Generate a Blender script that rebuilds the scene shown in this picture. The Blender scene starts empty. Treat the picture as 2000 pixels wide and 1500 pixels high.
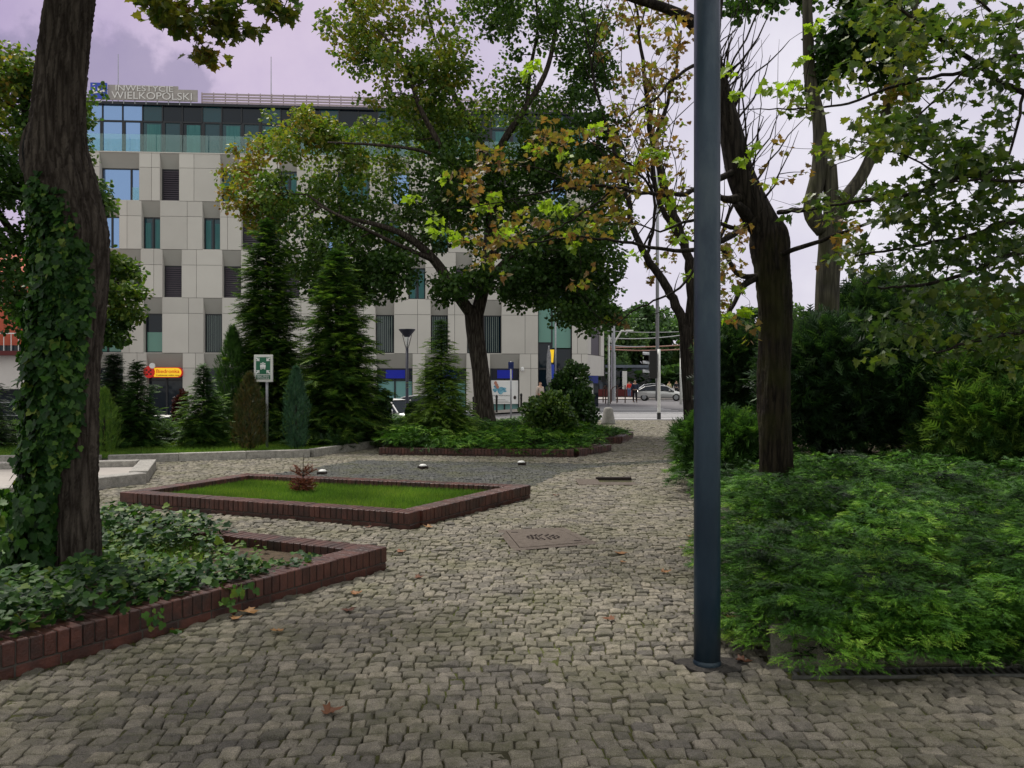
import bpy, math, random
import numpy as np
from mathutils import Vector
random.seed(7); rng = np.random.default_rng(11)
S = bpy.context.scene; COL = S.collection
R = math.radians; PI = math.pi

# ------------------------------------------------------------------ camera
cam = bpy.data.objects.new('camera', bpy.data.cameras.new('camera')); COL.objects.link(cam)
cam.location = (0, 0, 1.6); cam.rotation_euler = (R(90), 0, 0)
cam.data.sensor_width = 36; cam.data.lens = 28.8; cam.data.shift_y = -0.002
cam.data.clip_start = 0.05; cam.data.clip_end = 3000
S.camera = cam
# ------------------------------------------------------------------ world
SUN_EL, SUN_AZ = R(62), R(-38)      # azimuth measured from +Y towards +X
W = bpy.data.worlds.new('World'); S.world = W; W.use_nodes = True
nt = W.node_tree; nt.nodes.clear()
def wn(t, **k):
    n = nt.nodes.new(t)
    for a, b in k.items(): setattr(n, a, b)
    return n
sky = wn('ShaderNodeTexSky', sky_type='NISHITA'); sky.sun_disc = False
sky.sun_elevation = SUN_EL; sky.sun_rotation = SUN_AZ
tc = wn('ShaderNodeTexCoord')
def wmath(op, a, b=None, clamp=False):
    n = wn('ShaderNodeMath', operation=op); n.use_clamp = clamp
    for i, v in enumerate((a, b)):
        if v is None: continue
        if isinstance(v, (int, float)): n.inputs[i].default_value = v
        else: nt.links.new(v, n.inputs[i])
    return n.outputs[0]
def wnoise(scale, detail, rough=.55, dist=0.):
    n = wn('ShaderNodeTexNoise'); n.inputs['Scale'].default_value = scale
    n.inputs['Detail'].default_value = detail; n.inputs['Roughness'].default_value = rough
    n.inputs['Distortion'].default_value = dist
    nt.links.new(tc.outputs['Generated'], n.inputs['Vector']); return n.outputs['Fac']
def wmix(fac, a, b):
    n = wn('ShaderNodeMix', data_type='RGBA')
    if isinstance(fac, (int, float)): n.inputs[0].default_value = fac
    else: nt.links.new(fac, n.inputs[0])
    for i, v in ((6, a), (7, b)):
        if isinstance(v, tuple): n.inputs[i].default_value = (*v, 1)
        else: nt.links.new(v, n.inputs[i])
    return n.outputs[2]
def wramp(fac, lo, hi):
    n = wn('ShaderNodeMapRange'); n.interpolation_type = 'SMOOTHSTEP'
    n.inputs[1].default_value = lo; n.inputs[2].default_value = hi; nt.links.new(fac, n.inputs[0]); return n.outputs[0]
sep = wn('ShaderNodeSeparateXYZ'); nt.links.new(tc.outputs['Generated'], sep.inputs[0])
SKYK = 5.7
def kk(c, k=1.0): return tuple(x * SKYK * k for x in c)
lav = wmix(wramp(wnoise(2.2, 7, .62), .32, .68), kk((.60, .47, .74)), kk((.92, .76, .96)))
pale = wmix(wramp(wnoise(3.0, 6), .3, .7), kk((.90, .84, 1.0)), kk((1.20, 1.15, 1.24)))
side = wmath('ADD', sep.outputs['X'], wmath('MULTIPLY', wnoise(2.5, 4), .25))
cloud = wmix(wramp(side, -.15, .38), lav, pale)
back = wmix(wramp(sep.outputs['Y'], -.25, .35), kk((1.22, 1.22, 1.16)), cloud)       # unseen sky behind the viewer, whitened to offset the lavender light
zen = wmix(wramp(sep.outputs['Z'], .55, .85), back, kk((1.1, 1.08, 1.05)))
# a darker cumulus bank low over the left end of the office block
def blob(d, r0, r1):
    d = Vector(d).normalized()
    n = wn('ShaderNodeVectorMath', operation='DISTANCE'); n.inputs[1].default_value = d
    nt.links.new(tc.outputs['Generated'], n.inputs[0])
    w = wmath('ADD', n.outputs['Value'], wmath('MULTIPLY', wmath('SUBTRACT', wnoise(16, 6, .6), .5), .11))
    return wmath('SUBTRACT', 1.0, wramp(w, r0, r1))
b = wmath('MAXIMUM', blob((-.50, 1, .36), .050, .072), blob((-.41, 1, .34), .030, .052))
b = wmath('MAXIMUM', b, blob((-.60, 1, .33), .07, .09))
zen = wmix(wmath('MULTIPLY', b, .6), zen, kk((.36, .31, .48)))
fin = wmix(.93, sky.outputs['Color'], zen)
bg = wn('ShaderNodeBackground'); bg.inputs['Strength'].default_value = 0.10
nt.links.new(fin, bg.inputs['Color'])
wo = wn('ShaderNodeOutputWorld'); nt.links.new(bg.outputs[0], wo.inputs['Surface'])
# ------------------------------------------------------------------ sun
sd = bpy.data.lights.new('sun', 'SUN'); sd.energy = 2.8; sd.angle = R(10); sd.color = (1, .955, .88)
sun = bpy.data.objects.new('sun', sd); COL.objects.link(sun)
dv = Vector((math.sin(SUN_AZ) * math.cos(SUN_EL), math.cos(SUN_AZ) * math.cos(SUN_EL), math.sin(SUN_EL)))
sun.rotation_euler = (-dv).to_track_quat('-Z', 'Y').to_euler(); sun.location = dv * 60
S.view_settings.view_transform = 'Standard'; S.view_settings.look = 'None'
S.view_settings.gamma = 1; S.view_settings.exposure = 0.42

# ------------------------------------------------------------------ helpers
F_ = 1600.0; HZ = 746.0; EYE = 1.6
def G(px, py, z=0.0):
    Y = (EYE - z) * F_ / (py - HZ); return Vector(((px - 1000) * Y / F_, Y, z))
def P(px, py, Y): return Vector(((px - 1000) * Y / F_, Y, EYE + (HZ - py) * Y / F_))
def tag(o, label=None, cat=None, group=None, kind=None):
    if label: o['label'] = label
    if cat: o['category'] = cat
    if group: o['group'] = group
    if kind: o['kind'] = kind
    return o
def empty(name, loc=(0, 0, 0), rz=0, label=None, cat=None, group=None):
    o = bpy.data.objects.new(name, None); o.location = loc; o.rotation_euler = (0, 0, rz)
    o.empty_display_size = .2; COL.objects.link(o); return tag(o, label, cat, group)
def link(name, me, mat=None, parent=None):
    o = bpy.data.objects.new(name, me)
    if mat: me.materials.append(mat)
    COL.objects.link(o)
    if parent: o.parent = parent
    return o
def copy_tree(o, parent=None):
    c = o.copy(); COL.objects.link(c)
    if parent: c.parent = parent
    for ch in list(o.children): copy_tree(ch, c)
    return c
class MB:
    def __init__(s): s.V = []; s.F = []; s.T = []
    def add(s, vs, fs, t=.5):
        o = len(s.V); s.V += [tuple(v) for v in vs]; s.T += [t] * len(vs)
        s.F += [tuple(i + o for i in f) for f in fs]
    def box(s, x0, x1, y0, y1, z0, z1, t=.5):
        s.add([(x0,y0,z0),(x1,y0,z0),(x1,y1,z0),(x0,y1,z0),(x0,y0,z1),(x1,y0,z1),(x1,y1,z1),(x0,y1,z1)],
              [(0,3,2,1),(4,5,6,7),(0,1,5,4),(1,2,6,5),(2,3,7,6),(3,0,4,7)], t)
    def obox(s, p, d, L, Wd, z0, z1, t=.5, back=0.):   # along d from p, width to the left of d
        d = Vector((d[0], d[1])).normalized(); n = Vector((-d.y, d.x))
        p = Vector((p[0], p[1])); a = p + n * back; b_ = a + d * L; c = b_ + n * Wd; e = a + n * Wd
        s.add([(q.x, q.y, z) for z in (z0, z1) for q in (a, b_, c, e)],
              [(0,3,2,1),(4,5,6,7),(0,1,5,4),(1,2,6,5),(2,3,7,6),(3,0,4,7)], t)
    def prism(s, poly, z0, z1, t=.5):
        n = len(poly)
        s.add([(x, y, z0) for x, y in poly] + [(x, y, z1) for x, y in poly],
              [tuple(range(n))[::-1], tuple(range(n, 2*n))] + [(i, (i+1) % n, n+(i+1) % n, n+i) for i in range(n)], t)
    def yprism(s, poly, y0, y1, t=.5):  # poly in (x,z)
        n = len(poly)
        s.add([(x, y0, z) for x, z in poly] + [(x, y1, z) for x, z in poly],
              [tuple(range(n)), tuple(range(n, 2*n))[::-1]] + [((i+1) % n, i, n+i, n+(i+1) % n) for i in range(n)], t)
    def lathe(s, prof, n=24, c=(0, 0, 0), t=.5, cap=True):
        vs = [(c[0]+r*math.cos(2*PI*k/n), c[1]+r*math.sin(2*PI*k/n), c[2]+z) for r, z in prof for k in range(n)]
        fs = [(i*n+k, i*n+(k+1) % n, (i+1)*n+(k+1) % n, (i+1)*n+k) for i in range(len(prof)-1) for k in range(n)]
        if cap: fs += [tuple(range(n))[::-1], tuple((len(prof)-1)*n+k for k in range(n))]
        s.add(vs, fs, t)
    def tube(s, pts, rad, n=8, t=.5, cap=True):
        pts = [Vector(p) for p in pts]; m = len(pts)
        if isinstance(rad, (int, float)): rad = [rad]*m
        vs = []; ref = Vector((0, 0, 1)); prev = None
        for i, p in enumerate(pts):
            d = (pts[min(i+1, m-1)] - pts[max(i-1, 0)]).normalized()
            if prev is None:
                a = d.cross(Vector((0, 1, 0)) if abs(d.y) < .9 else Vector((1, 0, 0))).normalized()
            else: a = (prev - d * prev.dot(d)).normalized()
            prev = a; b_ = d.cross(a)
            for k in range(n):
                q = 2*PI*k/n; vs.append(p + (a*math.cos(q) + b_*math.sin(q)) * rad[i])
        fs = [(i*n+k, i*n+(k+1) % n, (i+1)*n+(k+1) % n, (i+1)*n+k) for i in range(m-1) for k in range(n)]
        if cap: fs += [tuple(range(n))[::-1], tuple((m-1)*n+k for k in range(n))]
        s.add(vs, fs, t)
    def build(s, name, mat, parent=None, smooth=False, bevel=0.):
        me = bpy.data.meshes.new(name); me.from_pydata(s.V, [], s.F); me.update()
        a = me.attributes.new('v', 'FLOAT', 'POINT'); a.data.foreach_set('value', np.array(s.T, dtype=np.float32))
        if smooth: me.polygons.foreach_set('use_smooth', [True]*len(me.polygons))
        o = link(name, me, mat, parent)
        if bevel:
            m = o.modifiers.new('bevel', 'BEVEL'); m.width = bevel; m.segments = 1; m.limit_method = 'ANGLE'
        return o
def np_mesh(name, V, F, v, mat, parent=None, smooth=False):
    """V (n,3), F (m,k) constant k"""
    me = bpy.data.meshes.new(name); n = len(V); m, k = F.shape
    me.vertices.add(n); me.vertices.foreach_set('co', np.ascontiguousarray(V, dtype=np.float32).ravel())
    me.loops.add(m*k); me.loops.foreach_set('vertex_index', np.ascontiguousarray(F, dtype=np.int32).ravel())
    me.polygons.add(m); me.polygons.foreach_set('loop_start', np.arange(0, m*k, k, dtype=np.int32))
    me.update(calc_edges=True)
    a = me.attributes.new('v', 'FLOAT', 'POINT'); a.data.foreach_set('value', np.ascontiguousarray(v, dtype=np.float32))
    me.polygons.foreach_set('use_smooth', np.full(m, smooth))
    return link(name, me, mat, parent)
def norm(a): return a / np.maximum(np.linalg.norm(a, axis=-1, keepdims=True), 1e-9)
class Leaves:
    """collects oriented copies of leaf templates into one mesh"""
    def __init__(s): s.V = []; s.F = []; s.v = []; s.n = 0
    def put(s, tmpl, Pn, D, N, size, v):
        tv, tf = tmpl; n = len(Pn)
        if n == 0: return
        D = norm(np.asarray(D, float)); N = np.asarray(N, float); N = norm(N - D*np.sum(D*N, 1, keepdims=True)); B = np.cross(N, D)
        size = np.broadcast_to(np.asarray(size, float), (n,))[:, None, None]
        V = Pn[:, None, :] + size*(tv[None, :, 0:1]*D[:, None, :] + tv[None, :, 1:2]*B[:, None, :] + tv[None, :, 2:3]*N[:, None, :])
        k = len(tv); s.V.append(V.reshape(-1, 3))
        s.F.append((tf[None] + (np.arange(n)*k)[:, None, None]).reshape(-1, 3) + s.n)
        s.v.append(np.repeat(np.broadcast_to(v, (n,)), k)); s.n += n*k
    def build(s, name, mat, parent=None):
        return np_mesh(name, np.concatenate(s.V), np.concatenate(s.F), np.concatenate(s.v), mat, parent)
def rdir(n): return norm(rng.normal(size=(n, 3)))
def fan(outline, lift=.0):
    o = [(x, y, lift*abs(y)) for x, y in outline]; V = np.array([(0.42, 0, -.02)] + o, float)
    n = len(o); return V, np.array([(0, 1+i, 1+(i+1) % n) for i in range(n)])
DIAMOND = (np.array([(0,0,0),(.45,.3,.07),(1,0,-.06),(.45,-.3,.07)], float), np.array([(0,2,1),(0,3,2)]))
BROAD = (np.array([(0,0,0),(.25,.38,.09),(.7,.4,.05),(1,0,-.1),(.7,-.4,.05),(.25,-.38,.09)], float), np.array([(0,3,2),(0,2,1),(0,5,4),(0,4,3)]))
MAPLE = fan([(0,0),(.02,.22),(-.1,.5),(.16,.42),(.3,.62),(.42,.38),(.55,.28),(.68,.34),(.8,.12),(1.05,0),(.8,-.12),(.68,-.34),(.55,-.28),(.42,-.38),(.3,-.62),(.16,-.42),(-.1,-.5),(.02,-.22)], .18)
IVY = fan([(0,0),(-.12,.3),(.15,.5),(.38,.55),(.5,.3),(.75,.28),(1,0),(.75,-.28),(.5,-.3),(.38,-.55),(.15,-.5),(-.12,-.3)], .15)
def frond(nside, ang, l0, l1, w, curve):
    V = []; F = []
    def tri(a, b, c): F.append((len(V), len(V)+1, len(V)+2)); V.extend([a, b, c])
    zc = lambda x: -curve*x*x
    tri((0, -w*.5, 0), (0, w*.5, 0), (1, 0, zc(1)))
    for i in range(nside):
        x = .08 + .84*i/nside; L = l0 + (l1-l0)*i/nside
        for sgn in (1, -1):
            xx = x + (.03 if sgn < 0 else 0)
            dx, dy = math.cos(ang)*L, math.sin(ang)*L*sgn
            tri((xx-w*.6, 0, zc(xx)), (xx+w*.6, 0, zc(xx)), (xx+dx, dy, zc(xx+dx)+.05*L*(1 if i % 2 else -1)))
    return np.array(V, float), np.array(F)
FROND = frond(6, R(42), .42, .16, .06, .25)
FROND_FAT = frond(4, R(45), .5, .22, .13, .22)
PLUME = frond(9, R(32), .34, .14, .034, .30)
BLADE = (np.array([(0,-.06,0),(0,.06,0),(1,0,.0)], float), np.array([(0,1,2)]))

# ------------------------------------------------------------------ materials
def newmat(name):
    m = bpy.data.materials.new(name); m.use_nodes = True; t = m.node_tree; t.nodes.clear(); return m, t
def nd(t, typ, **k):
    n = t.nodes.new(typ)
    for a, b_ in k.items():
        if a in n.inputs: n.inputs[a].default_value = b_
        else: setattr(n, a, b_)
    return n
def ramp(t, fac, stops):
    r = t.nodes.new('ShaderNodeValToRGB'); el = r.color_ramp.elements
    while len(el) < len(stops): el.new(.5)
    for e, (p, c) in zip(el, stops): e.position = p; e.color = (*c, 1)
    t.links.new(fac, r.inputs[0]); return r.outputs[0]
def mixc(t, f, a, b_, bt='MIX'):
    n = t.nodes.new('ShaderNodeMix'); n.data_type = 'RGBA'; n.blend_type = bt
    for i, v in ((0, f), (6, a), (7, b_)):
        if isinstance(v, tuple): n.inputs[i].default_value = (*v, 1)
        elif isinstance(v, (int, float)): n.inputs[i].default_value = v
        else: t.links.new(v, n.inputs[i])
    return n.outputs[2]
def pmat(name, c1, c2=None, scale=8, rough=.7, metal=0., bump=0., bscale=None, spec=.4, attr=0., detail=6, stretch=None, emit=None, ramp_pos=(.35, .65), c3=None, s3=1.5):
    m, t = newmat(name); out = nd(t, 'ShaderNodeOutputMaterial'); p = nd(t, 'ShaderNodeBsdfPrincipled', Roughness=rough, Metallic=metal)
    p.inputs['Specular IOR Level'].default_value = spec
    tc = nd(t, 'ShaderNodeTexCoord'); mp = nd(t, 'ShaderNodeMapping')
    if stretch: mp.inputs['Scale'].default_value = stretch
    t.links.new(tc.outputs['Object'], mp.inputs[0])
    def noise(sc, d=detail):
        n = nd(t, 'ShaderNodeTexNoise', Scale=sc, Detail=d, Roughness=.62); t.links.new(mp.outputs[0], n.inputs['Vector']); return n.outputs['Fac']
    col = None
    if c2: col = ramp(t, noise(scale), [(ramp_pos[0], c1), (ramp_pos[1], c2)])
    else:
        rgb = nd(t, 'ShaderNodeRGB'); rgb.outputs[0].default_value = (*c1, 1); col = rgb.outputs[0]
    if c3: col = mixc(t, ramp(t, noise(s3), [(.5, (0, 0, 0)), (.68, (1, 1, 1))]), col, c3)
    if attr:
        a = nd(t, 'ShaderNodeAttribute', attribute_name='v')
        col = mixc(t, 1.0, col, ramp(t, a.outputs['Fac'], [(0, (1-attr,)*3), (1, (1+attr,)*3)]), 'MULTIPLY')
    t.links.new(col, p.inputs['Base Color'])
    if bump:
        b_ = nd(t, 'ShaderNodeBump', Strength=min(1, bump), Distance=.02 if bump <= 1 else .02*bump)
        t.links.new(noise(bscale or scale*2, 8), b_.inputs['Height']); t.links.new(b_.outputs[0], p.inputs['Normal'])
    if emit: p.inputs['Emission Color'].default_value = (*emit[0], 1); p.inputs['Emission Strength'].default_value = emit[1]
    t.links.new(p.outputs[0], out.inputs[0]); return m
def leafmat(name, stops, trans=.35, rough=.5, spec=.35, nscale=2.5):
    m, t = newmat(name); out = nd(t, 'ShaderNodeOutputMaterial'); p = nd(t, 'ShaderNodeBsdfPrincipled', Roughness=rough)
    p.inputs['Specular IOR Level'].default_value = spec
    a = nd(t, 'ShaderNodeAttribute', attribute_name='v'); col = ramp(t, a.outputs['Fac'], stops)
    tc = nd(t, 'ShaderNodeTexCoord'); n = nd(t, 'ShaderNodeTexNoise', Scale=nscale, Detail=4); t.links.new(tc.outputs['Object'], n.inputs['Vector'])
    col = mixc(t, 1., col, ramp(t, n.outputs['Fac'], [(.3, (.75, .75, .75)), (.7, (1.25, 1.25, 1.2))]), 'MULTIPLY')
    t.links.new(col, p.inputs['Base Color'])
    tr = nd(t, 'ShaderNodeBsdfTranslucent'); t.links.new(mixc(t, 1., col, (1.5, 1.6, .7), 'MULTIPLY'), tr.inputs['Color'])
    mx = nd(t, 'ShaderNodeMixShader'); mx.inputs[0].default_value = trans
    t.links.new(p.outputs[0], mx.inputs[1]); t.links.new(tr.outputs[0], mx.inputs[2]); t.links.new(mx.outputs[0], out.inputs[0]); return m
g1, g2, g3 = (.018, .048, .012), (.045, .10, .018), (.10, .16, .025)
BRN, RUST, OCH = (.15, .075, .026), (.23, .10, .035), (.26, .17, .035)
M_ = {}
M_['leaf'] = leafmat('maple foliage', [(0, g1), (.35, g2), (.6, (.11, .18, .026)), (.78, (.22, .23, .035)), (.9, OCH), (1, BRN)], .38)
M_['autumn'] = leafmat('autumn foliage', [(0, (.06, .10, .015)), (.25, (.25, .38, .03)), (.42, (.22, .30, .03)), (.6, (.15, .13, .03)), (.8, (.17, .105, .04)), (1, (.20, .095, .038))], .45)
M_['near'] = leafmat('near maple leaf', [(0, (.022, .05, .014)), (.4, (.055, .095, .02)), (.65, (.13, .15, .025)), (.85, (.21, .16, .03)), (1, BRN)], .42, .42, .4)
M_['far'] = leafmat('far foliage', [(0, (.03, .065, .03)), (.5, (.08, .16, .05)), (1, (.18, .28, .07))], .25)
M_['ivy'] = leafmat('ivy leaf', [(0, (.006, .024, .007)), (.5, (.018, .058, .012)), (.85, (.06, .14, .022)), (1, (.15, .20, .035))], .24, .50, .2, 6)
M_['juniper'] = leafmat('juniper foliage', [(0, (.005, .018, .005)), (.40, (.042, .135, .014)), (.75, (.14, .32, .03)), (1, (.32, .50, .07))], .12, .55, .3, 1.6)
M_['spruce'] = leafmat('conifer foliage', [(0, (.012, .038, .011)), (.5, (.055, .13, .026)), (1, (.21, .32, .06))], .32, .55, .3)
M_['yew'] = leafmat('yew foliage', [(0, (.006, .018, .008)), (.5, (.028, .068, .022)), (1, (.12, .21, .05))], .22, .5, .3)
M_['thuja_brown'] = leafmat('browning thuja', [(0, (.02, .03, .01)), (.5, (.045, .06, .018)), (1, (.12, .075, .025))], .15)
M_['blue_juniper'] = leafmat('blue green juniper', [(0, (.012, .035, .022)), (.5, (.03, .085, .05)), (1, (.07, .16, .09))], .15)
M_['dead'] = leafmat('dead needles', [(0, (.09, .022, .014)), (1, (.26, .085, .05))], .1)
M_['laurel'] = leafmat('laurel leaf', [(0, (.012, .035, .012)), (.5, (.045, .10, .022)), (1, (.14, .22, .04))], .2, .35, .5)
M_['grass'] = leafmat('lawn grass', [(0, (.055, .12, .018)), (.6, (.13, .235, .034)), (1, (.26, .34, .06))], .3, .6, .2, 1.2)
M_['weed'] = leafmat('moss and weeds', [(0, (.05, .07, .012)), (.6, (.12, .17, .02)), (1, (.24, .25, .05))], .2, .8, .1)
M_['fallen'] = leafmat('dry fallen leaf', [(0, (.10, .035, .018)), (.5, (.24, .10, .035)), (1, (.36, .20, .08))], .15, .6)
M_['red_shrub'] = leafmat('dark red barberry', [(0, (.03, .008, .01)), (1, (.09, .02, .02))], .15)
def barkmat(name, c1, c2, moss=None, sc=9, bd=.03):
    m, t = newmat(name); out = nd(t, 'ShaderNodeOutputMaterial'); p = nd(t, 'ShaderNodeBsdfPrincipled', Roughness=.92)
    p.inputs['Specular IOR Level'].default_value = .15
    tc = nd(t, 'ShaderNodeTexCoord'); mp = nd(t, 'ShaderNodeMapping'); mp.inputs['Scale'].default_value = (1, 1, .11)
    t.links.new(tc.outputs['Object'], mp.inputs[0])
    n = nd(t, 'ShaderNodeTexNoise', Scale=sc*3.2, Detail=10, Roughness=.72, Distortion=1.1); t.links.new(mp.outputs[0], n.inputs['Vector'])
    v = nd(t, 'ShaderNodeTexVoronoi', feature='DISTANCE_TO_EDGE', Scale=sc*2.0); t.links.new(mp.outputs[0], v.inputs['Vector'])
    h = nd(t, 'ShaderNodeMath', operation='MULTIPLY'); t.links.new(n.outputs['Fac'], h.inputs[0]); vr = ramp(t, v.outputs['Distance'], [(0, (.55,)*3), (.3, (1,)*3)]); t.links.new(vr, h.inputs[1])
    col = ramp(t, h.outputs[0], [(.26, c1), (.58, c2)])
    if moss:
        n2 = nd(t, 'ShaderNodeTexNoise', Scale=2.2, Detail=6); t.links.new(tc.outputs['Object'], n2.inputs['Vector'])
        col = mixc(t, ramp(t, n2.outputs['Fac'], [(.46, (0,)*3), (.68, (.7,)*3)]), col, moss)
    t.links.new(col, p.inputs['Base Color'])
    b_ = nd(t, 'ShaderNodeBump', Strength=1., Distance=bd); t.links.new(h.outputs[0], b_.inputs['Height']); t.links.new(b_.outputs[0], p.inputs['Normal'])
    t.links.new(p.outputs[0], out.inputs[0]); return m
M_['bark'] = barkmat('grey brown bark', (.025, .019, .016), (.12, .10, .085))
M_['bark_dark'] = barkmat('dark bark', (.010, .008, .007), (.05, .042, .034))
M_['bark_moss'] = barkmat('mossy dark bark', (.008, .006, .005), (.038, .030, .020), (.036, .038, .010))
M_['bark_light'] = barkmat('pale maple bark', (.03, .028, .022), (.095, .088, .065), (.05, .052, .02), 6, .01)
M_['cutwood'] = pmat('weathered cut wood', (.16, .10, .06), (.08, .05, .035), 30, .9)
def granite(name, base, spread, moss=True, rough=.8):
    m, t = newmat(name); out = nd(t, 'ShaderNodeOutputMaterial'); p = nd(t, 'ShaderNodeBsdfPrincipled', Roughness=rough)
    p.inputs['Specular IOR Level'].default_value = .3
    tc = nd(t, 'ShaderNodeTexCoord')
    def N(sc, d=3, r=.6):
        n = nd(t, 'ShaderNodeTexNoise', Scale=sc, Detail=d, Roughness=r); t.links.new(tc.outputs['Object'], n.inputs['Vector']); return n.outputs['Fac']
    a = nd(t, 'ShaderNodeAttribute', attribute_name='v')
    col = ramp(t, N(260, 2), [(.3, tuple(c*.45 for c in base)), (.5, base), (.7, tuple(min(1, c*1.6) for c in base))])
    col = mixc(t, 1., col, ramp(t, a.outputs['Fac'], [(0, (1-spread, 1-spread, 1-spread*.9)), (.5, (1, .99, .97)), (.85, (1+spread*.6, 1+spread*.55, 1+spread*.5)), (1, (1+spread, 1+spread*.9, 1+spread*.72))]), 'MULTIPLY')
    col = mixc(t, 1., col, ramp(t, N(14, 5), [(.3, (.68,)*3), (.7, (1.22,)*3)]), 'MULTIPLY')
    if moss: col = mixc(t, ramp(t, N(1.3, 9, .8), [(.45, (0,)*3), (.68, (.7,)*3)]), col, (.095, .098, .034))
    t.links.new(col, p.inputs['Base Color'])
    b_ = nd(t, 'ShaderNodeBump', Strength=1., Distance=.012); t.links.new(N(42, 9, .72), b_.inputs['Height']); t.links.new(b_.outputs[0], p.inputs['Normal'])
    t.links.new(p.outputs[0], out.inputs[0]); return m
M_['sett'] = granite('granite sett', (.20, .182, .15), .36)
M_['slate'] = granite('small dark setts', (.085, .088, .086), .3)
M_['joint'] = pmat('sandy joint', (.030, .025, .014), (.07, .068, .022), 4, .95, bump=.8, bscale=60, c3=(.11, .13, .022), s3=1.6)
M_['kerb'] = granite('granite kerb', (.34, .325, .30), .12, False)
M_['kerb_old'] = granite('weathered granite kerb', (.16, .155, .125), .15, True)
M_['brick'] = pmat('dark clinker brick', (.050, .018, .014), (.098, .033, .023), 9, .42, bump=.35, bscale=70, spec=.5, attr=.32, c3=(.034, .018, .016), s3=4)
M_['mortar'] = pmat('mortar', (.09, .08, .07), (.05, .045, .04), 30, .95)
M_['soil'] = pmat('soil', (.045, .03, .018), (.10, .07, .04), 25, .95, bump=1, bscale=40)
M_['lawnbase'] = pmat('turf', (.03, .07, .012), (.06, .10, .02), 12, .95, bump=1, bscale=40)
M_['asphalt'] = pmat('asphalt', (.12, .115, .12), (.16, .155, .16), 3, .85, bump=.3, bscale=80)
M_['pave'] = pmat('concrete paving', (.30, .27, .25), (.37, .34, .31), 2, .85)
M_['paint'] = pmat('road paint', (.62, .62, .62), (.5, .5, .5), 5, .7)
M_['ground'] = pmat('ground', (.10, .10, .09), (.14, .135, .12), .3, .95)
M_['post'] = pmat('blue grey painted steel', (.007, .022, .042), (.017, .040, .066), 5, .36, .25, bump=.12, bscale=45, spec=.55, stretch=(1, 1, .35), c3=(.045, .065, .08), s3=2.5)
M_['galv'] = pmat('galvanised steel', (.30, .31, .33), (.40, .41, .43), 12, .45, .6)
M_['navy'] = pmat('dark navy paint', (.012, .014, .03), None, rough=.4)
M_['black'] = pmat('black paint', (.012, .012, .012), None, rough=.5)
M_['iron'] = pmat('rusty cast iron', (.085, .066, .052), (.13, .105, .085), 14, .7, .3, bump=.6, bscale=60)
M_['irondark'] = pmat('dark cast iron', (.03, .022, .02), (.06, .045, .04), 40, .7, .3)
M_['grate'] = pmat('grate steel', (.09, .09, .08), (.16, .16, .15), 20, .6, .5)
M_['hole'] = pmat('shadowy pit', (.006, .006, .006), None, rough=1)
M_['clad'] = pmat('pale fibre cement', (.54, .515, .48), (.59, .565, .525), .35, .75, attr=.08, spec=.3)
M_['spandrel'] = pmat('grey spandrel', (.34, .33, .305), (.37, .36, .335), .4, .7, spec=.3)
M_['backing'] = pmat('joint shadow gap', (.05, .048, .045), None, rough=.9)
M_['frame'] = pmat('dark window frame', (.018, .02, .026), None, rough=.45)
M_['roofscreen'] = pmat('pinkish roof louvre', (.40, .33, .35), None, rough=.6)
M_['signboard'] = pmat('sign backing', (.34, .31, .30), (.40, .37, .35), 3, .7)
M_['letter'] = pmat('pale letters', (.72, .70, .69), None, rough=.4)
M_['white'] = pmat('white enamel', (.80, .80, .80), None, rough=.4)
M_['offwhite'] = pmat('off white', (.62, .62, .6), (.7, .7, .68), 5, .5)
M_['blue'] = pmat('logo blue', (.03, .07, .50), None, rough=.4)
M_['shopblue'] = pmat('shop band blue', (.008, .02, .42), None, rough=.35)
M_['green'] = pmat('sign green', (.006, .12, .055), None, rough=.35)
M_['yellow'] = pmat('sign yellow', (.85, .55, .02), None, rough=.4, emit=((.9, .55, .02), .4))
M_['redp'] = pmat('sign red', (.62, .015, .012), None, rough=.4, emit=((.6, .01, .01), .12))
M_['maroon'] = pmat('maroon', (.10, .008, .008), None, rough=.5)
M_['concrete'] = pmat('concrete', (.18, .175, .16), (.25, .24, .22), 10, .85, bump=.4, bscale=50)
M_['render_red'] = pmat('red render', (.42, .085, .05), (.50, .12, .07), 1.5, .85)
M_['render_white'] = pmat('white render', (.6, .56, .54), (.66, .62, .6), 1, .85)
def glassmat(name, base, metal, rough=.04, spec=.8, wav=.02):
    m, t = newmat(name); out = nd(t, 'ShaderNodeOutputMaterial')
    p = nd(t, 'ShaderNodeBsdfPrincipled', Roughness=rough, Metallic=metal); p.inputs['Base Color'].default_value = (*base, 1)
    p.inputs['Specular IOR Level'].default_value = spec
    tc = nd(t, 'ShaderNodeTexCoord'); n = nd(t, 'ShaderNodeTexNoise', Scale=.9, Detail=2); t.links.new(tc.outputs['Object'], n.inputs['Vector'])
    b_ = nd(t, 'ShaderNodeBump', Strength=.5, Distance=wav); t.links.new(n.outputs['Fac'], b_.inputs['Height']); t.links.new(b_.outputs[0], p.inputs['Normal'])
    t.links.new(p.outputs[0], out.inputs[0]); return m
M_['gsky'] = glassmat('sky reflection tinted glass', (.22, .34, .58), .9)  # blue mirror tint paints a pale sky reflection into the pane colour
M_['gteal'] = glassmat('teal glass', (.006, .05, .07), .0, .05, .5)
M_['gdark'] = glassmat('dark glass', (.004, .010, .02), .0, .05, .35)
M_['ggreen'] = glassmat('green glass', (.10, .26, .21), .0, .08, .6)
M_['gshop'] = glassmat('frosted shop glass', (.17, .36, .36), .0, .15, .5)
M_['blind'] = pmat('dark slat blind', (.045, .035, .05), (.06, .05, .065), 1, .5)
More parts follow.
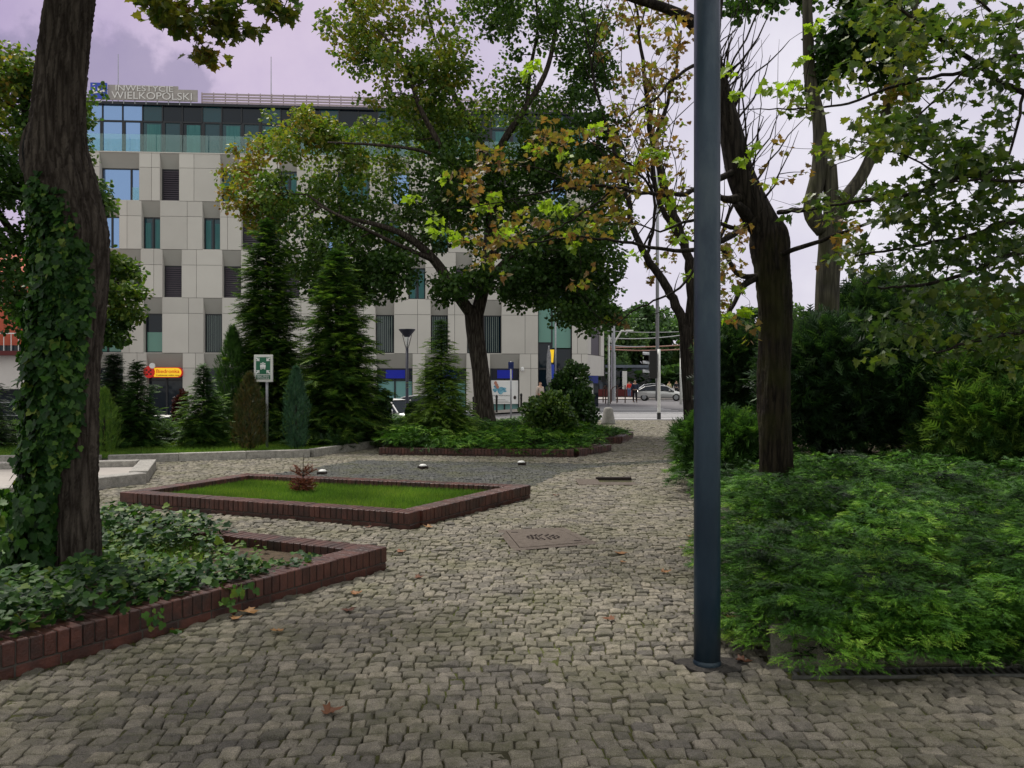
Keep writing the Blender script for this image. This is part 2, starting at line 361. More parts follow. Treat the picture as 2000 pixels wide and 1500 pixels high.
M_['curtain'] = pmat('teal curtain', (.03, .13, .14), (.06, .19, .19), 2, .7, stretch=(6, 1, .3))
M_['vblind'] = pmat('vertical blind', (.16, .20, .19), None, rough=.7)
def clearglass():
    m, t = newmat('clear balustrade glass'); out = nd(t, 'ShaderNodeOutputMaterial'); tr = nd(t, 'ShaderNodeBsdfTransparent'); tr.inputs[0].default_value = (.84, .95, .93, 1)
    gl = nd(t, 'ShaderNodeBsdfGlossy', Roughness=.05); gl.inputs[0].default_value = (.75, .9, .88, 1)
    mx = nd(t, 'ShaderNodeMixShader'); mx.inputs[0].default_value = .08
    t.links.new(tr.outputs[0], mx.inputs[1]); t.links.new(gl.outputs[0], mx.inputs[2]); t.links.new(mx.outputs[0], out.inputs[0]); return m
M_['clear'] = clearglass()

def text_mesh(name, body, size, mat, parent, loc, rot=(PI/2, 0, 0), ext=.01, sx=1.):
    cu = bpy.data.curves.new(name, 'FONT'); cu.body = body; cu.size = size; cu.extrude = ext; cu.align_x = 'CENTER'; cu.align_y = 'CENTER'
    ob = bpy.data.objects.new('tmp', cu); COL.objects.link(ob); bpy.context.view_layer.update()
    dg = bpy.context.evaluated_depsgraph_get(); me = bpy.data.meshes.new_from_object(ob.evaluated_get(dg))
    bpy.data.objects.remove(ob); bpy.data.curves.remove(cu)
    me.materials.clear(); o = link(name, me, mat, parent); o.location = loc; o.rotation_euler = rot; o.scale = (sx, 1, 1); return o

# ------------------------------------------------------------------ terrain
def zs(X, Y):
    """street falls away to the left beyond the square"""
    a = np.clip((3.0 - X)/20., 0, 1); a = a*a*(3-2*a)*.6 + a*.4
    b_ = np.clip((Y-25.5)/5., 0, 1); b_ = b_*b_*(3-2*b_)
    return -1.45*a*b_
def sheet(name, xs, ys, off, mat, label=None):
    X, Y = np.meshgrid(np.array(xs, float), np.array(ys, float)); Z = zs(X, Y) + off
    nx, ny = len(xs), len(ys); V = np.stack([X, Y, Z], -1).reshape(-1, 3)
    i = np.arange(ny-1)[:, None]*nx + np.arange(nx-1)[None]; i = i.ravel()
    F = np.stack([i, i+1, i+1+nx, i+nx], 1)
    o = np_mesh(name, V, F, np.full(len(V), .5), mat, smooth=True); o['kind'] = 'structure'; return o
L = np.linspace
sheet('ground', np.concatenate([[-900, -300, -120, -60], L(-45, 12, 58), [30, 80, 250, 900]]),
      np.concatenate([[-60, -10, 0, 10, 20], L(24, 34, 21), L(36, 60, 13), [90, 150, 300, 900, 2000]]), -.10, M_['ground'])
sheet('road', L(-60, 60, 121), L(29.5, 46.5, 35), -.05, M_['asphalt'])
sheet('side_road', L(2.2, 60, 40), np.concatenate([L(46.52, 76, 30), [90]]), -.054, M_['asphalt'])
sheet('pavement', L(-60, 2.6, 80), L(46.5, 53, 14), .03, M_['pave'])
pv2 = sheet('pavement', L(2.0, 60, 50), L(76, 84, 9), .02, M_['pave'])
k = MB()
k.box(-60, -60.01, 0, .01, 0, .01)
km = sheet('road_kerb', L(-60, 2.6, 80), [46.36, 46.5], .045, M_['kerb'])
for i in range(9):
    y0 = 34.6 + i*2.35
    sheet('crossing_stripe', L(3.2, 9.5, 6), [y0, y0+.62], -.046 if y0 < 46 else -.05, M_['paint'])
sheet('lane_line', L(-40, 1.5, 40), [38.6, 38.75], -.046, M_['paint'])

# ------------------------------------------------------------------ beds and paving
def poly_in(X, Y, poly):
    c = np.zeros(X.shape, bool); n = len(poly)
    for i in range(n):
        x1, y1 = poly[i][:2]; x2, y2 = poly[(i+1) % n][:2]
        if y1 == y2: continue
        cond = ((y1 > Y) != (y2 > Y)) & (X < (x2-x1)*(Y-y1)/(y2-y1)+x1); c ^= cond
    return c
BED_IVY = [(-1.07, 7.03), (-2.76, 7.86), (-6.3, 9.62), (-9.2, 4.6), (-5.3, .42)]
BED_LAWN = [(-1.11, 8.9), (.26, 11.33), (-4.15, 12.8), (-5.08, 10.6)]
BED_MID = [(-2.93, 18.0), (1.31, 17.4), (2.3, 18.9), (1.95, 21.0), (2.84, 21.3), (3.5, 23.6), (1.9, 24.6), (-4.4, 27.2), (-3.6, 22.)]
BED_BACK = [(-22, 15.4), (-8.1, 16.05), (-4.3, 17.45), (-3.35, 19.9), (-4.2, 27.2), (-22, 27.2)]
BED_SMALL = [(-5.75, 12.9), (-6.6, 15.2), (-12.6, 14.0), (-11.5, 10.9), (-7.0, 10.75)]
BED_RIGHT = [(1.46, 4.62), (6.8, 4.78), (14, 14), (14, 27.2), (6.1, 27.2), (4.5, 20), (2.98, 13.4), (2.12, 8.)]
SLATE = [(-4.5, 13.35), (-3.15, 16.75), (0, 16.35), (1.5, 16.05), (3.9, 17.2), (3.9, 16.7), (1.7, 15.55), (.9, 14.5), (.42, 13.0), (.1, 11.9)]
MANH = [(-.16, 8.84), (.01, 7.75), (.86, 8.1), (.57, 9.0)]
MAN2 = [(1.02, 12.75), (1.92, 12.7), (2.0, 13.5), (1.08, 13.55)]
DRAIN = [(1.5, 4.42), (6.0, 4.55), (6.0, 4.7), (1.5, 4.6)]
LC = G(1381, 1297)
def in_slate(X, Y): return poly_in(X, Y, SLATE)
def blocked(X, Y):
    c = np.zeros(X.shape, bool)
    for p in (BED_IVY, BED_LAWN, BED_MID, BED_BACK, BED_SMALL, BED_RIGHT, MANH, MAN2, DRAIN): c |= poly_in(X, Y, p)
    c |= (X-LC.x)**2 + (Y-LC.y)**2 < .135**2
    return c
def setts(name, x0, x1, y0, y1, size, detail, mat, test, warp=.5, gap=.005):
    A = []
    j = 0; y = y0
    while y < y1:
        n = int((x1-x0)/size*1.25); w = rng.uniform(.82, 1.3, n)*size; a = x0 + np.cumsum(w) - rng.uniform(0, size)
        a0, a1 = a[:-1], a[1:]
        keep = (a0 < x1) & (np.abs((a0+a1)/2) < .68*y + 2.2)
        a0, a1 = a0[keep], a1[keep]
        A.append(np.stack([a0, a1, np.full_like(a0, y), np.full_like(a0, y+size)], 1)); y += size*rng.uniform(.97, 1.03); j += 1
    A = np.concatenate(A); n = len(A)
    def wp(a, b_):
        X = a + warp*(.10*np.sin(b_*.9+.4) + .05*np.sin(b_*2.3+a*.7) + .018*np.sin(a*7.1+b_*5.3))
        Y = b_ + warp*(.16*np.sin(a*.8+b_*.12) + .05*np.sin(a*2.1+b_*.6) + .014*np.sin(a*9.+b_*3))
        return X, Y
    cor = [(A[:, 0], A[:, 2]), (A[:, 1], A[:, 2]), (A[:, 1], A[:, 3]), (A[:, 0], A[:, 3])]
    C = np.stack([np.stack(wp(*c), -1) for c in cor], 1)              # n,4,2
    C += rng.normal(0, size*.038, C.shape)
    cen = C.mean(1, keepdims=True)
    ok = test(cen[:, 0, 0], cen[:, 0, 1]); C, cen = C[ok], cen[ok]; n = len(C)
    def inset(Cc, d):
        v = Cc-cen; l = np.linalg.norm(v, axis=-1, keepdims=True); return cen + v*np.maximum(l-d*1.35, .01)/l
    h = rng.normal(0, .0045, n)[:, None]; tilt = rng.normal(0, .05, (n, 1, 2))
    def Z(Cc, z): return z + h + np.sum((Cc-cen)*tilt, -1)
    vt = rng.random(n)
    if detail:
        def ring(d, z, rnd):
            c = inset(C, d); c2 = np.roll(c, -1, 1); Rg = np.empty((n, 8, 2))
            Rg[:, 0::2] = c*(1-rnd)+c2*rnd; Rg[:, 1::2] = c*rnd+c2*(1-rnd)
            return np.concatenate([Rg, Z(Rg, z)[..., None]], -1)
        jt = rng.normal(0, .003, (n, 8, 1))
        r0 = ring(gap*.4, -.026, .07); r1 = ring(gap*.75, -.006, .10)+jt; r2 = ring(gap+.003, -.0005, .13)+jt*.8; r3 = ring(gap+.020, .0015, .2)+rng.normal(0, .0038, (n, 8, 1))
        ce = np.concatenate([cen, Z(cen, .0035)[..., None]+rng.normal(0, .003, (n, 1, 1))], -1)
        V = np.concatenate([r0, r1, r2, r3, ce], 1); kv = 33
        q = []
        for r in range(3):
            for i in range(8):
                a, b_ = r*8+i, r*8+(i+1) % 8; q += [(a, b_, b_+8), (a, b_+8, a+8)]
        q += [(24+i, 24+(i+1) % 8, 32) for i in range(8)]
        T = np.array(q)
    else:
        c0, c1, c2 = inset(C, gap*.5), inset(C, gap), inset(C, gap+.012)
        V = np.concatenate([np.concatenate([c0, Z(c0, -.03)[..., None]], -1), np.concatenate([c1, Z(c1, -.008)[..., None]], -1), np.concatenate([c2, Z(c2, 0)[..., None]], -1)], 1); kv = 12
        q = []
        for r in range(2):
            for i in range(4):
                a, b_ = r*4+i, r*4+(i+1) % 4; q += [(a, b_, b_+4), (a, b_+4, a+4)]
        q += [(8, 9, 10), (8, 10, 11)]
        T = np.array(q)
    F = (T[None]+(np.arange(n)*kv)[:, None, None]).reshape(-1, 3)
    o = np_mesh(name, V.reshape(-1, 3), F, np.repeat(vt, kv), mat, smooth=False); o['kind'] = 'structure'; return o
free = lambda X, Y: ~blocked(X, Y) & ~in_slate(X, Y)
setts('cobblestone_paving', -8.5, 7.5, 2.3, 9.6, .088, True, M_['sett'], free)
setts('cobblestone_paving', -20, 6.5, 9.6, 27.3, .094, False, M_['sett'], free)
setts('cobblestone_paving', 2.6, 8.5, 27.34, 34.3, .11, False, M_['sett'], lambda X, Y: X > 2.7)
sheet('joint_bed', [2.5, 5, 10], [27.4, 30, 34.4], -.014, M_['joint'])
setts('dark_sett_strip', -5, 4.2, 11.6, 17.4, .062, False, M_['slate'], lambda X, Y: in_slate(X, Y) & ~blocked(X, Y), .5, .003)
sheet('joint_bed', L(-22, 15, 8), [-3, 8, 16, 25.4, 27.4], -.014, M_['joint'])
# kerb at street edge of the square
# moss tufts and weeds in the joints
def patch_points(n, x0, x1, y0, y1, thr=.25):
    X = rng.uniform(x0, x1, n); Y = rng.uniform(y0, y1, n)
    f = np.sin(X*2.1+Y*1.3)+np.sin(X*.9-Y*2.2+1)+np.sin(X*4.1+2)*np.sin(Y*3.3)*.8
    ok = (f > thr) & free(X, Y) & (np.abs(X) < .68*Y+1); return X[ok], Y[ok]
lv = Leaves()
X, Y = patch_points(150000, -6, 5, 2.6, 11, .6)
# snap to sett rows: weeds grow from joints, low
n = len(X); D = norm(np.stack([rng.normal(0, .8, n), rng.normal(0, .8, n), rng.uniform(.3, .9, n)], 1))
lv.put(BLADE, np.stack([X, Y, np.full(n, -.014)], 1), D, rdir(n), rng.uniform(.012, .034, n), rng.random(n))
tag(lv.build('weeds', M_['weed']), 'moss and tiny weeds growing in the joints of the cobbles', 'weeds', kind='stuff')

def seg_bricks(m1, m2, p0, p1, wth, htop, first=True, last=True):
    """soldier bricks over a stretcher course along the outer edge p0->p1, body to the left"""
    p0, p1 = Vector(p0[:2]), Vector(p1[:2]); d = (p1-p0); Ln = d.length; d.normalize(); nrm = Vector((-d.y, d.x))
    m2.obox(p0+d*.01+nrm*.012, d, Ln-.02, wth-.024, -.04, htop-.008)
    zc = htop-.128; nb = max(1, round(Ln/.074)); w = Ln/nb
    for i in range(nb):
        o = rng.normal(0, .0025); m1.obox(p0+d*(i*w+.0045)+nrm*o, d, w-.009, wth, zc, htop+rng.normal(0, .0012), rng.random())
    nb = max(1, round(Ln/.25)); w = Ln/nb
    for i in range(nb):
        m1.obox(p0+d*(i*w+.005)+nrm*.006, d, w-.01, wth-.012, -.03, zc-.010, rng.random())
def offset_poly(poly, w):
    n = len(poly); out = []
    for i in range(n):
        a, b_, c = Vector(poly[i-1]), Vector(poly[i]), Vector(poly[(i+1) % n])
        d1, d2 = (b_-a).normalized(), (c-b_).normalized(); n1, n2 = Vector((-d1.y, d1.x)), Vector((-d2.y, d2.x))
        m = (n1+n2); m = m/ max(.3, m.dot(n1)); out.append(tuple(b_+m*w))
    return out
def brick_ring(label, pts, wth, htop, closed):
    m1, m2 = MB(), MB(); n = len(pts)
    for i in range(n if closed else n-1):
        a, b_ = Vector(pts[i]), Vector(pts[(i+1) % n]); d = (b_-a).normalized()
        # butt joints: each leg starts after the previous one's width
        s0 = 0
        if closed or i > 0:
            c = (a-Vector(pts[i-1])).normalized(); tn = abs(c.x*d.y-c.y*d.x); s0 = wth if tn > .5 else .03
        seg_bricks(m1, m2, a+d*(s0+.004)*(1 if s0 else 0), b_, wth, htop)
    root = m1.build('brick_edging', M_['brick'], bevel=.005); tag(root, label, 'brick edging')
    m2.build('mortar', M_['mortar'], root); return root
# orientation: counter-clockwise = body on the left (inside)
brick_ring('dark brick edging of the ivy bed with its corner pointing at the path', [(-5.3, .42), (-1.07, 7.03), (-2.76, 7.86), (-6.3, 9.62)], .23, .185, False)
brick_ring('low dark brick frame around the small lawn with the dead seedling', [(-1.11, 8.9), (.26, 11.33), (-4.15, 12.8), (-5.08, 10.6)], .24, .175, True)
brick_ring('low brick edging in front of the juniper bed with the spruce', [(-2.93, 18.0), (1.31, 17.4), (2.3, 18.9)], .24, .155, False)
brick_ring('short brick edging stepping back behind the juniper bed corner', [(1.95, 21.0), (2.84, 21.3), (3.5, 23.6)], .24, .165, False)
def flat(name, poly, z, mat, kind='structure'):
    m = MB(); m.add([(x, y, z) for x, y in poly], [tuple(range(len(poly)))]); o = m.build(name, mat); o['kind'] = kind; return o
flat('soil', offset_poly(BED_IVY, .1), .10, M_['soil'])
flat('lawn_ground', offset_poly(BED_LAWN, .1), .075, M_['lawnbase'])
flat('soil', offset_poly(BED_MID, .1), .06, M_['soil'])
flat('lawn_ground', offset_poly(BED_BACK, .1), .085, M_['lawnbase'])
flat('soil', offset_poly(BED_RIGHT, .12), .13, M_['soil'])
flat('pale_paving', offset_poly(BED_SMALL, .12), .06, M_['pave'])
def kerb_line(label, pts, wth, h, mat, seg=1.0):
    m = MB(); n = len(pts)
    for i in range(n-1):
        a, b_ = Vector(pts[i]), Vector(pts[i+1]); d = (b_-a); Ln = d.length; d.normalize()
        s0 = wth if i else 0; Ln -= s0; nb = max(1, round(Ln/seg)); w = Ln/nb
        for q in range(nb): m.obox(a+d*(s0+q*w+.003), d, w-.006, wth, -.05, h+rng.normal(0, .002), rng.random())
    return tag(m.build('stone_kerb', mat, bevel=.008), label, 'kerb')
kerb_line('pale granite kerb in front of the conifer row and sign', [(-22, 15.4), (-8.1, 16.05), (-4.3, 17.45), (-3.35, 19.9), (-3.75, 23.)], .16, .16, M_['kerb'], 1.2)
kerb_line('low granite kerb of the paved corner behind the ivy tree', [(-11.5, 10.9), (-7.0, 10.75), (-5.75, 12.9), (-6.6, 15.2), (-12.6, 14.0)], .28, .17, M_['kerb'], 1.0)
kerb_line('weathered granite kerb corner under the overhanging juniper', [(6.1, 27.), (4.5, 20), (2.98, 13.4), (2.12, 8.), (1.46, 4.62), (6.8, 4.78)], .13, .215, M_['kerb_old'], 1.1)

# grass blades
def grass(name, poly, n, z, h0, h1, label):
    xs = [p[0] for p in poly]; ys = [p[1] for p in poly]
    X = rng.uniform(min(xs), max(xs), n); Y = rng.uniform(min(ys), max(ys), n); ok = poly_in(X, Y, poly); X, Y = X[ok], Y[ok]; n = len(X)
    l = Leaves(); D = norm(np.stack([rng.normal(0, .35, n), rng.normal(0, .35, n), np.ones(n)], 1))
    pt = .35+.25*np.sin(X*3.1+Y*2)*np.sin(Y*2.7)+rng.uniform(-.3, .4, n)
    l.put(BLADE, np.stack([X, Y, np.full(n, z)], 1), D, rdir(n), rng.uniform(h0, h1, n), np.clip(pt, 0, 1))
    return tag(l.build(name, M_['grass']), label, 'grass', kind='stuff')
grass('grass', offset_poly(BED_LAWN, .25), 110000, .075, .03, .075, 'bright short lawn grass inside the brick frame')
grass('grass', [(-16, 15.7), (-8.1, 16.3), (-4.4, 17.6), (-3.6, 19.5), (-4, 21), (-16, 21)], 90000, .085, .05, .12, 'shaded lawn strip behind the granite kerb')

# ------------------------------------------------------------------ trees
def smooth_path(pts, rad, sub=5, jit=0.):
    pts = [Vector(p) for p in pts]; out = []; ro = []; n = len(pts)
    for i in range(n-1):
        p0, p1, p2, p3 = pts[max(i-1, 0)], pts[i], pts[i+1], pts[min(i+2, n-1)]
        for s in range(sub):
            t = s/sub; q = .5*((2*p1)+(p2-p0)*t+(2*p0-5*p1+4*p2-p3)*t*t+(-p0+3*p1-3*p2+p3)*t**3)
            out.append(q+Vector(rng.normal(0, jit, 3)) if (jit and (i or s)) else q); ro.append(rad[i]*(1-t)+rad[i+1]*t)
    out.append(pts[-1]); ro.append(rad[-1]); return out, ro
class Tree:
    def __init__(s, name, label, cat, base, bark, leaf, leafname='crown', group=None):
        s.root = empty(name, base, 0, label, cat, group); s.base = Vector(base); s.mb = MB(); s.lv = Leaves(); s.bark = bark; s.leaf = leaf; s.nodes = []; s.ln = leafname
    def limb(s, pts, rad, n=8, sub=5, jit=.0):
        q, r = smooth_path(pts, rad, sub, jit); s.mb.tube([p-s.base for p in q], r, n)
        s.nodes += [(p, rr) for p, rr in zip(q, r)]; return q, r
    def px(s, lst, n=8, sub=5, jit=.0):
        """lst of (px,py,Y,r)"""
        return s.limb([P(a, b_, c) for a, b_, c, d in lst], [d for *_, d in lst], n, sub, jit)
    def near(s, p):
        if len(s.nodes) != getattr(s, '_nn', 0): s._arr = np.array([q[:] for q, _ in s.nodes]); s._nn = len(s.nodes)
        d = np.linalg.norm(s._arr-np.array(p[:]), axis=1) + .35*np.maximum(0, s._arr[:, 2]-p[2]); return s.nodes[int(d.argmin())]
    def twig(s, p, r0=.03, r1=.006, n=5, sag=.0):
        a, ra = s.near(p); p = Vector(p); d = p-a; mid = a+d*.5+Vector((rng.normal(0, .1), rng.normal(0, .1), rng.normal(.04, .08)-sag))*d.length
        r0 = min(r0, ra*.7)
        s.limb([a, mid, p], [r0, (r0+r1)*.5, r1], n, 4)
    def clump(s, c, rad, n, tmpl, size, v0, v1, flat_=.6):
        c = np.array(c[:]) - np.array(s.base[:]); Q = rng.normal(size=(n, 3)); Q = Q/np.linalg.norm(Q, axis=1, keepdims=True)*(rng.random((n, 1))**.45)
        Pn = c + Q*rad*np.array([1, 1, flat_]); N = norm(Q*.5+np.array([0, 0, .8])+rng.normal(0, .45, (n, 3))); D = norm(Q+rng.normal(0, .7, (n, 3))-np.array([0, 0, .25]))
        s.lv.put(tmpl, Pn, D, N, rng.uniform(.65, 1.15, n)*size, np.clip(rng.uniform(v0, v1, n), 0, 1))
    def blob(s, c, a, b_, cz, ncl, crad, nleaf, tmpl, size, v0, v1, twigr=.025):
        for i in range(ncl):
            q = rng.normal(size=3); q = q/np.linalg.norm(q)*rng.random()**.4; p = Vector((c[0]+q[0]*a, c[1]+q[1]*b_, c[2]+q[2]*cz))
            if twigr and i % 2 == 0: s.twig(p, twigr)
            vv = rng.normal(0, .06); s.clump(p, crad*rng.uniform(.7, 1.3), int(nleaf*rng.uniform(.6, 1.3)), tmpl, size, v0+vv, v1+vv)
    def done(s):
        o = s.mb.build('trunk', s.bark, s.root, smooth=True)
        if s.lv.n: s.lv.build(s.ln, s.leaf, s.root)
        return s.root
# --- central maple
CY = 24.
T = Tree('maple_tree', 'big maple with dark forked trunk standing in the juniper bed before the office block', 'tree', (P(945, 808, CY).x, CY, 0), M_['bark'], M_['leaf'])
T.px([(950, 850, CY, .36), (946, 800, CY, .29), (938, 720, CY, .25), (928, 650, CY, .26), (926, 615, CY, .28)], 14)
T.px([(930, 620, CY, .20), (944, 560, CY, .185), (955, 480, CY, .165), (960, 400, CY+.3, .15), (958, 320, CY+.5, .15)], 10)
T.px([(926, 620, CY, .19), (890, 570, CY-.3, .17), (850, 510, CY-.6, .14), (800, 465, CY-1., .10), (740, 440, CY-1.5, .07), (660, 420, CY-2, .045), (600, 380, CY-2.3, .03)], 9)
T.px([(958, 325, CY+.5, .14), (920, 250, CY+.6, .11), (880, 170, CY+.8, .08), (850, 80, CY+1, .05), (830, 0, CY+1, .03)], 8)
T.px([(958, 325, CY+.5, .13), (990, 265, CY, .11), (1030, 205, CY-.3, .09), (1070, 130, CY-.5, .07), (1090, 20, CY-.5, .05), (1100, -100, CY-.5, .03)], 8)
T.px([(1030, 205, CY-.3, .08), (1035, 140, CY, .06), (1050, 50, CY, .04), (1040, -60, CY, .02)], 7)
T.px([(905, 345, CY, .10), (870, 300, CY-1, .09), (820, 210, CY-1.5, .07), (790, 120, CY-2, .05), (740, 60, CY-2, .03)], 7)
T.px([(905, 345, CY, .09), (950, 390, CY+.1, .10)], 7)
T.px([(905, 340, CY-.2, .06), (840, 300, CY-1.4, .05), (760, 285, CY-2.6, .04), (640, 278, CY-3.5, .02)], 6)
T.px([(850, 510, CY-.6, .08), (760, 470, CY-2, .05), (680, 430, CY-3, .04), (620, 400, CY-3.4, .02)], 6)
T.px([(944, 560, CY, .12), (1000, 500, CY-1, .09), (1080, 470, CY-1.8, .06), (1160, 480, CY-2.2, .03)], 7)
T.px([(950, 520, CY, .10), (1010, 440, CY+1, .07), (1090, 380, CY+1.6, .05), (1150, 300, CY+2, .03)], 7)
K = F_/CY
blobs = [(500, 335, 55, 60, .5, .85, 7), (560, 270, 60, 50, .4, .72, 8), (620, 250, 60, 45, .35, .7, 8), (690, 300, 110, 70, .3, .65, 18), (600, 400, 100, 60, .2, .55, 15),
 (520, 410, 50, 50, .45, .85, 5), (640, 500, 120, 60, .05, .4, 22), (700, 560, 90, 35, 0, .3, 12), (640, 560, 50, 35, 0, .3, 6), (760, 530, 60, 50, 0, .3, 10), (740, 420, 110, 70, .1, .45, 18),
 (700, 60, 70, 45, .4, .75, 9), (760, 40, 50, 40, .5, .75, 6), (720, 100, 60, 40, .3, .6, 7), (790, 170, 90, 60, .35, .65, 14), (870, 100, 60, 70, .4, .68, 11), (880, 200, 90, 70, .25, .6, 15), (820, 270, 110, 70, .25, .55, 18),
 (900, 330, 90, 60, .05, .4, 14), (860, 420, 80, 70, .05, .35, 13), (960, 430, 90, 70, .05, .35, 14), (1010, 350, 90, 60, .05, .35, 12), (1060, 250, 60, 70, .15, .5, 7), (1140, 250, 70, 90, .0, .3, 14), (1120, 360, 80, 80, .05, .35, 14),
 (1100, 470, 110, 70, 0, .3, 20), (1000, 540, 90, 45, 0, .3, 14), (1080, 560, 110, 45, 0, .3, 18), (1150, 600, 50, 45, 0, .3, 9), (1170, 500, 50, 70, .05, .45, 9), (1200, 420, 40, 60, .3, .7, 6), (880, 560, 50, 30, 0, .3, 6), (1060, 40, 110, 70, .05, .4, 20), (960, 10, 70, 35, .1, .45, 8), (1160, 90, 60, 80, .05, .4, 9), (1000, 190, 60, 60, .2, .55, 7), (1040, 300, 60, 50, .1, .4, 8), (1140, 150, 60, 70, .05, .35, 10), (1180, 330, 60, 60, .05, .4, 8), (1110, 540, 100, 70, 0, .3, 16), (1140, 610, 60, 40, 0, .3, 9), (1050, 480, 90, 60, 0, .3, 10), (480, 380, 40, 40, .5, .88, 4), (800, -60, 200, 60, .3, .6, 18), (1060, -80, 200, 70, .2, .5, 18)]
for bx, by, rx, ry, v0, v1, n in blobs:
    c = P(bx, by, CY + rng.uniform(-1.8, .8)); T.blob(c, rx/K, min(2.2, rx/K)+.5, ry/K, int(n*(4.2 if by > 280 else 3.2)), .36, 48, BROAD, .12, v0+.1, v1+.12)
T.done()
# small knot on its trunk
# --- left background tree (behind the ivy tree)
LY = 19.
T = Tree('maple_tree', 'leafy maple at the left edge behind the ivy covered trunk', 'tree', (P(90, 800, LY).x, LY, 0), M_['bark_dark'], M_['leaf'])
T.px([(90, 880, LY, .3), (95, 700, LY, .24), (80, 500, LY, .2), (60, 300, LY, .14), (40, 100, LY, .06)], 9)
T.px([(80, 520, LY, .12), (0, 420, LY, .08), (-60, 300, LY, .04)]); T.px([(90, 560, LY, .12), (160, 480, LY, .08), (210, 420, LY, .04)]); T.px([(95, 650, LY, .1), (170, 600, LY, .06), (230, 560, LY, .03)])
K = F_/LY
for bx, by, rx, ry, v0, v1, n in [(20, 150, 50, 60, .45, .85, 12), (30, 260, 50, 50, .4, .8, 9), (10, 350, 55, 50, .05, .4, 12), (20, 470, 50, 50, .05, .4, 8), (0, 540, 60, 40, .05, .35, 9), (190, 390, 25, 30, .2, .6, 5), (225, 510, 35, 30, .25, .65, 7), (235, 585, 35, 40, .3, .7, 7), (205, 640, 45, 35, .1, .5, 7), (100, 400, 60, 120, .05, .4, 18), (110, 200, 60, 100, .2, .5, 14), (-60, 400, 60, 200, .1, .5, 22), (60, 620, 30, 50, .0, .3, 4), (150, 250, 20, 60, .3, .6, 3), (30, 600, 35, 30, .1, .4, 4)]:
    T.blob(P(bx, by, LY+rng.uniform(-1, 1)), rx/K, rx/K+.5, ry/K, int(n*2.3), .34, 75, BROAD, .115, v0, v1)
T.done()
# --- the ivy clad tree in the left bed
IY = 6.6
def bend_trunk(name, prof, Y, mat, parent, base, n=56, per=.03, ridge=.012, seed=0, squash=.95):
    """prof: (py, pxL, pxR) silhouette -> displaced bark tube"""
    prof = sorted(prof, key=lambda q: -q[0]); zsv = np.array([P(0, q[0], Y).z for q in prof]); cx = np.array([P((q[1]+q[2])/2, 0, Y).x for q in prof]); rr = np.array([(q[2]-q[1])/2*Y/F_ for q in prof])
    zz = np.arange(zsv[0], zsv[-1], per); 
    def sm(y):
        f = np.interp(zz, zsv, y); kx = np.hanning(9); kx /= kx.sum(); return np.convolve(np.pad(f, 4, 'edge'), kx, 'valid')
    C, Rr = sm(cx), sm(rr)*.93; th = np.arange(n)/n*2*PI; TH, ZZ = np.meshgrid(th, zz)
    tw = TH + .25*np.sin(ZZ*1.7+seed) + .12*np.sin(ZZ*5.3)
    d = ridge*(np.abs(np.sin(tw*9+np.sin(ZZ*6)*.8))+.6*np.abs(np.sin(tw*17+1.3+np.sin(ZZ*9+TH*3)))) + .014*np.sin(TH*3+ZZ*2.2+seed)+.01*np.sin(TH*5-ZZ*4)
    d += rng.normal(0, ridge*.22, d.shape)
    RR = Rr[:, None]+d-ridge*.8
    V = np.stack([C[:, None]+RR*np.cos(TH)-base[0], RR*np.sin(TH)*squash, ZZ-base[2]], -1).reshape(-1, 3)
    m = len(zz); i = (np.arange(m-1)[:, None]*n+np.arange(n)[None]); j = (np.arange(m-1)[:, None]*n+(np.arange(n)[None]+1) % n)
    F = np.stack([i, j, j+n, i+n], -1).reshape(-1, 4)
    o = np_mesh(name, V, F, np.full(len(V), .5), mat, parent, True)
    return o, (zz, C, Rr)
ib = Vector((P(125, 0, IY).x, IY, .1))
T = Tree('ivy_clad_tree', 'large leaning grey trunk wrapped in ivy in the left bed', 'tree', ib, M_['bark'], M_['near'])
iprof = [(1130, 58, 204), (1100, 62, 190), (1000, 72, 189), (900, 80, 190), (800, 84, 190), (700, 84, 194), (600, 86, 203), (520, 88, 210), (450, 84, 207), (400, 64, 194), (350, 50, 181), (300, 52, 168), (260, 58, 164), (220, 66, 165), (150, 76, 169), (80, 86, 176), (0, 94, 184), (-80, 98, 190), (-200, 100, 190)]
trunk_o, (zz, Cc, Rr) = bend_trunk('trunk', iprof, IY, M_['bark'], T.root, ib, 96, .018, .016)
# scar with raised lips, knot hole and limb collars
sc = MB()
def surf(px, py, out=0.0):
    z = P(0, py, IY).z; c = np.interp(z, zz, Cc); r = np.interp(z, zz, Rr); x = P(px, py, IY).x; dx = np.clip((x-c)/r, -.98, .98)
    return Vector((c+dx*(r+out), IY-math.sqrt(max(.02, 1-dx*dx))*(r+out)*.95, z))
q = [surf(78, 250), surf(66, 270), surf(60, 300), surf(64, 330), surf(76, 350)]
sc.tube([p-ib for p in smooth_path(q, [1]*5, 4)[0]], [.012+.03*math.sin(i/16*PI) for i in range(17)], 8); sc.build('bark_scar', M_['bark'], T.root, True); sc = MB()
q = [surf(82, 252), surf(88, 280), surf(86, 310), surf(82, 345)]
sc.tube([p-ib for p in smooth_path(q, [1]*4, 4)[0]], [.01+.02*math.sin(i/12*PI) for i in range(13)], 8); sc.build('bark_scar', M_['bark'], T.root, True); sc = MB()
def ring_at(mb, c, r, t, n=20, el=1.0):
    pts = [c+Vector((math.cos(a)*r, 0, math.sin(a)*r*el)) for a in np.linspace(0, 2*PI, n+1)]; mb.tube([p-ib for p in pts], t, 7, cap=False)
ring_at(sc, surf(130, 548, .005), .055, .02)
sc.build('bark_knot', M_['bark'], T.root, True)
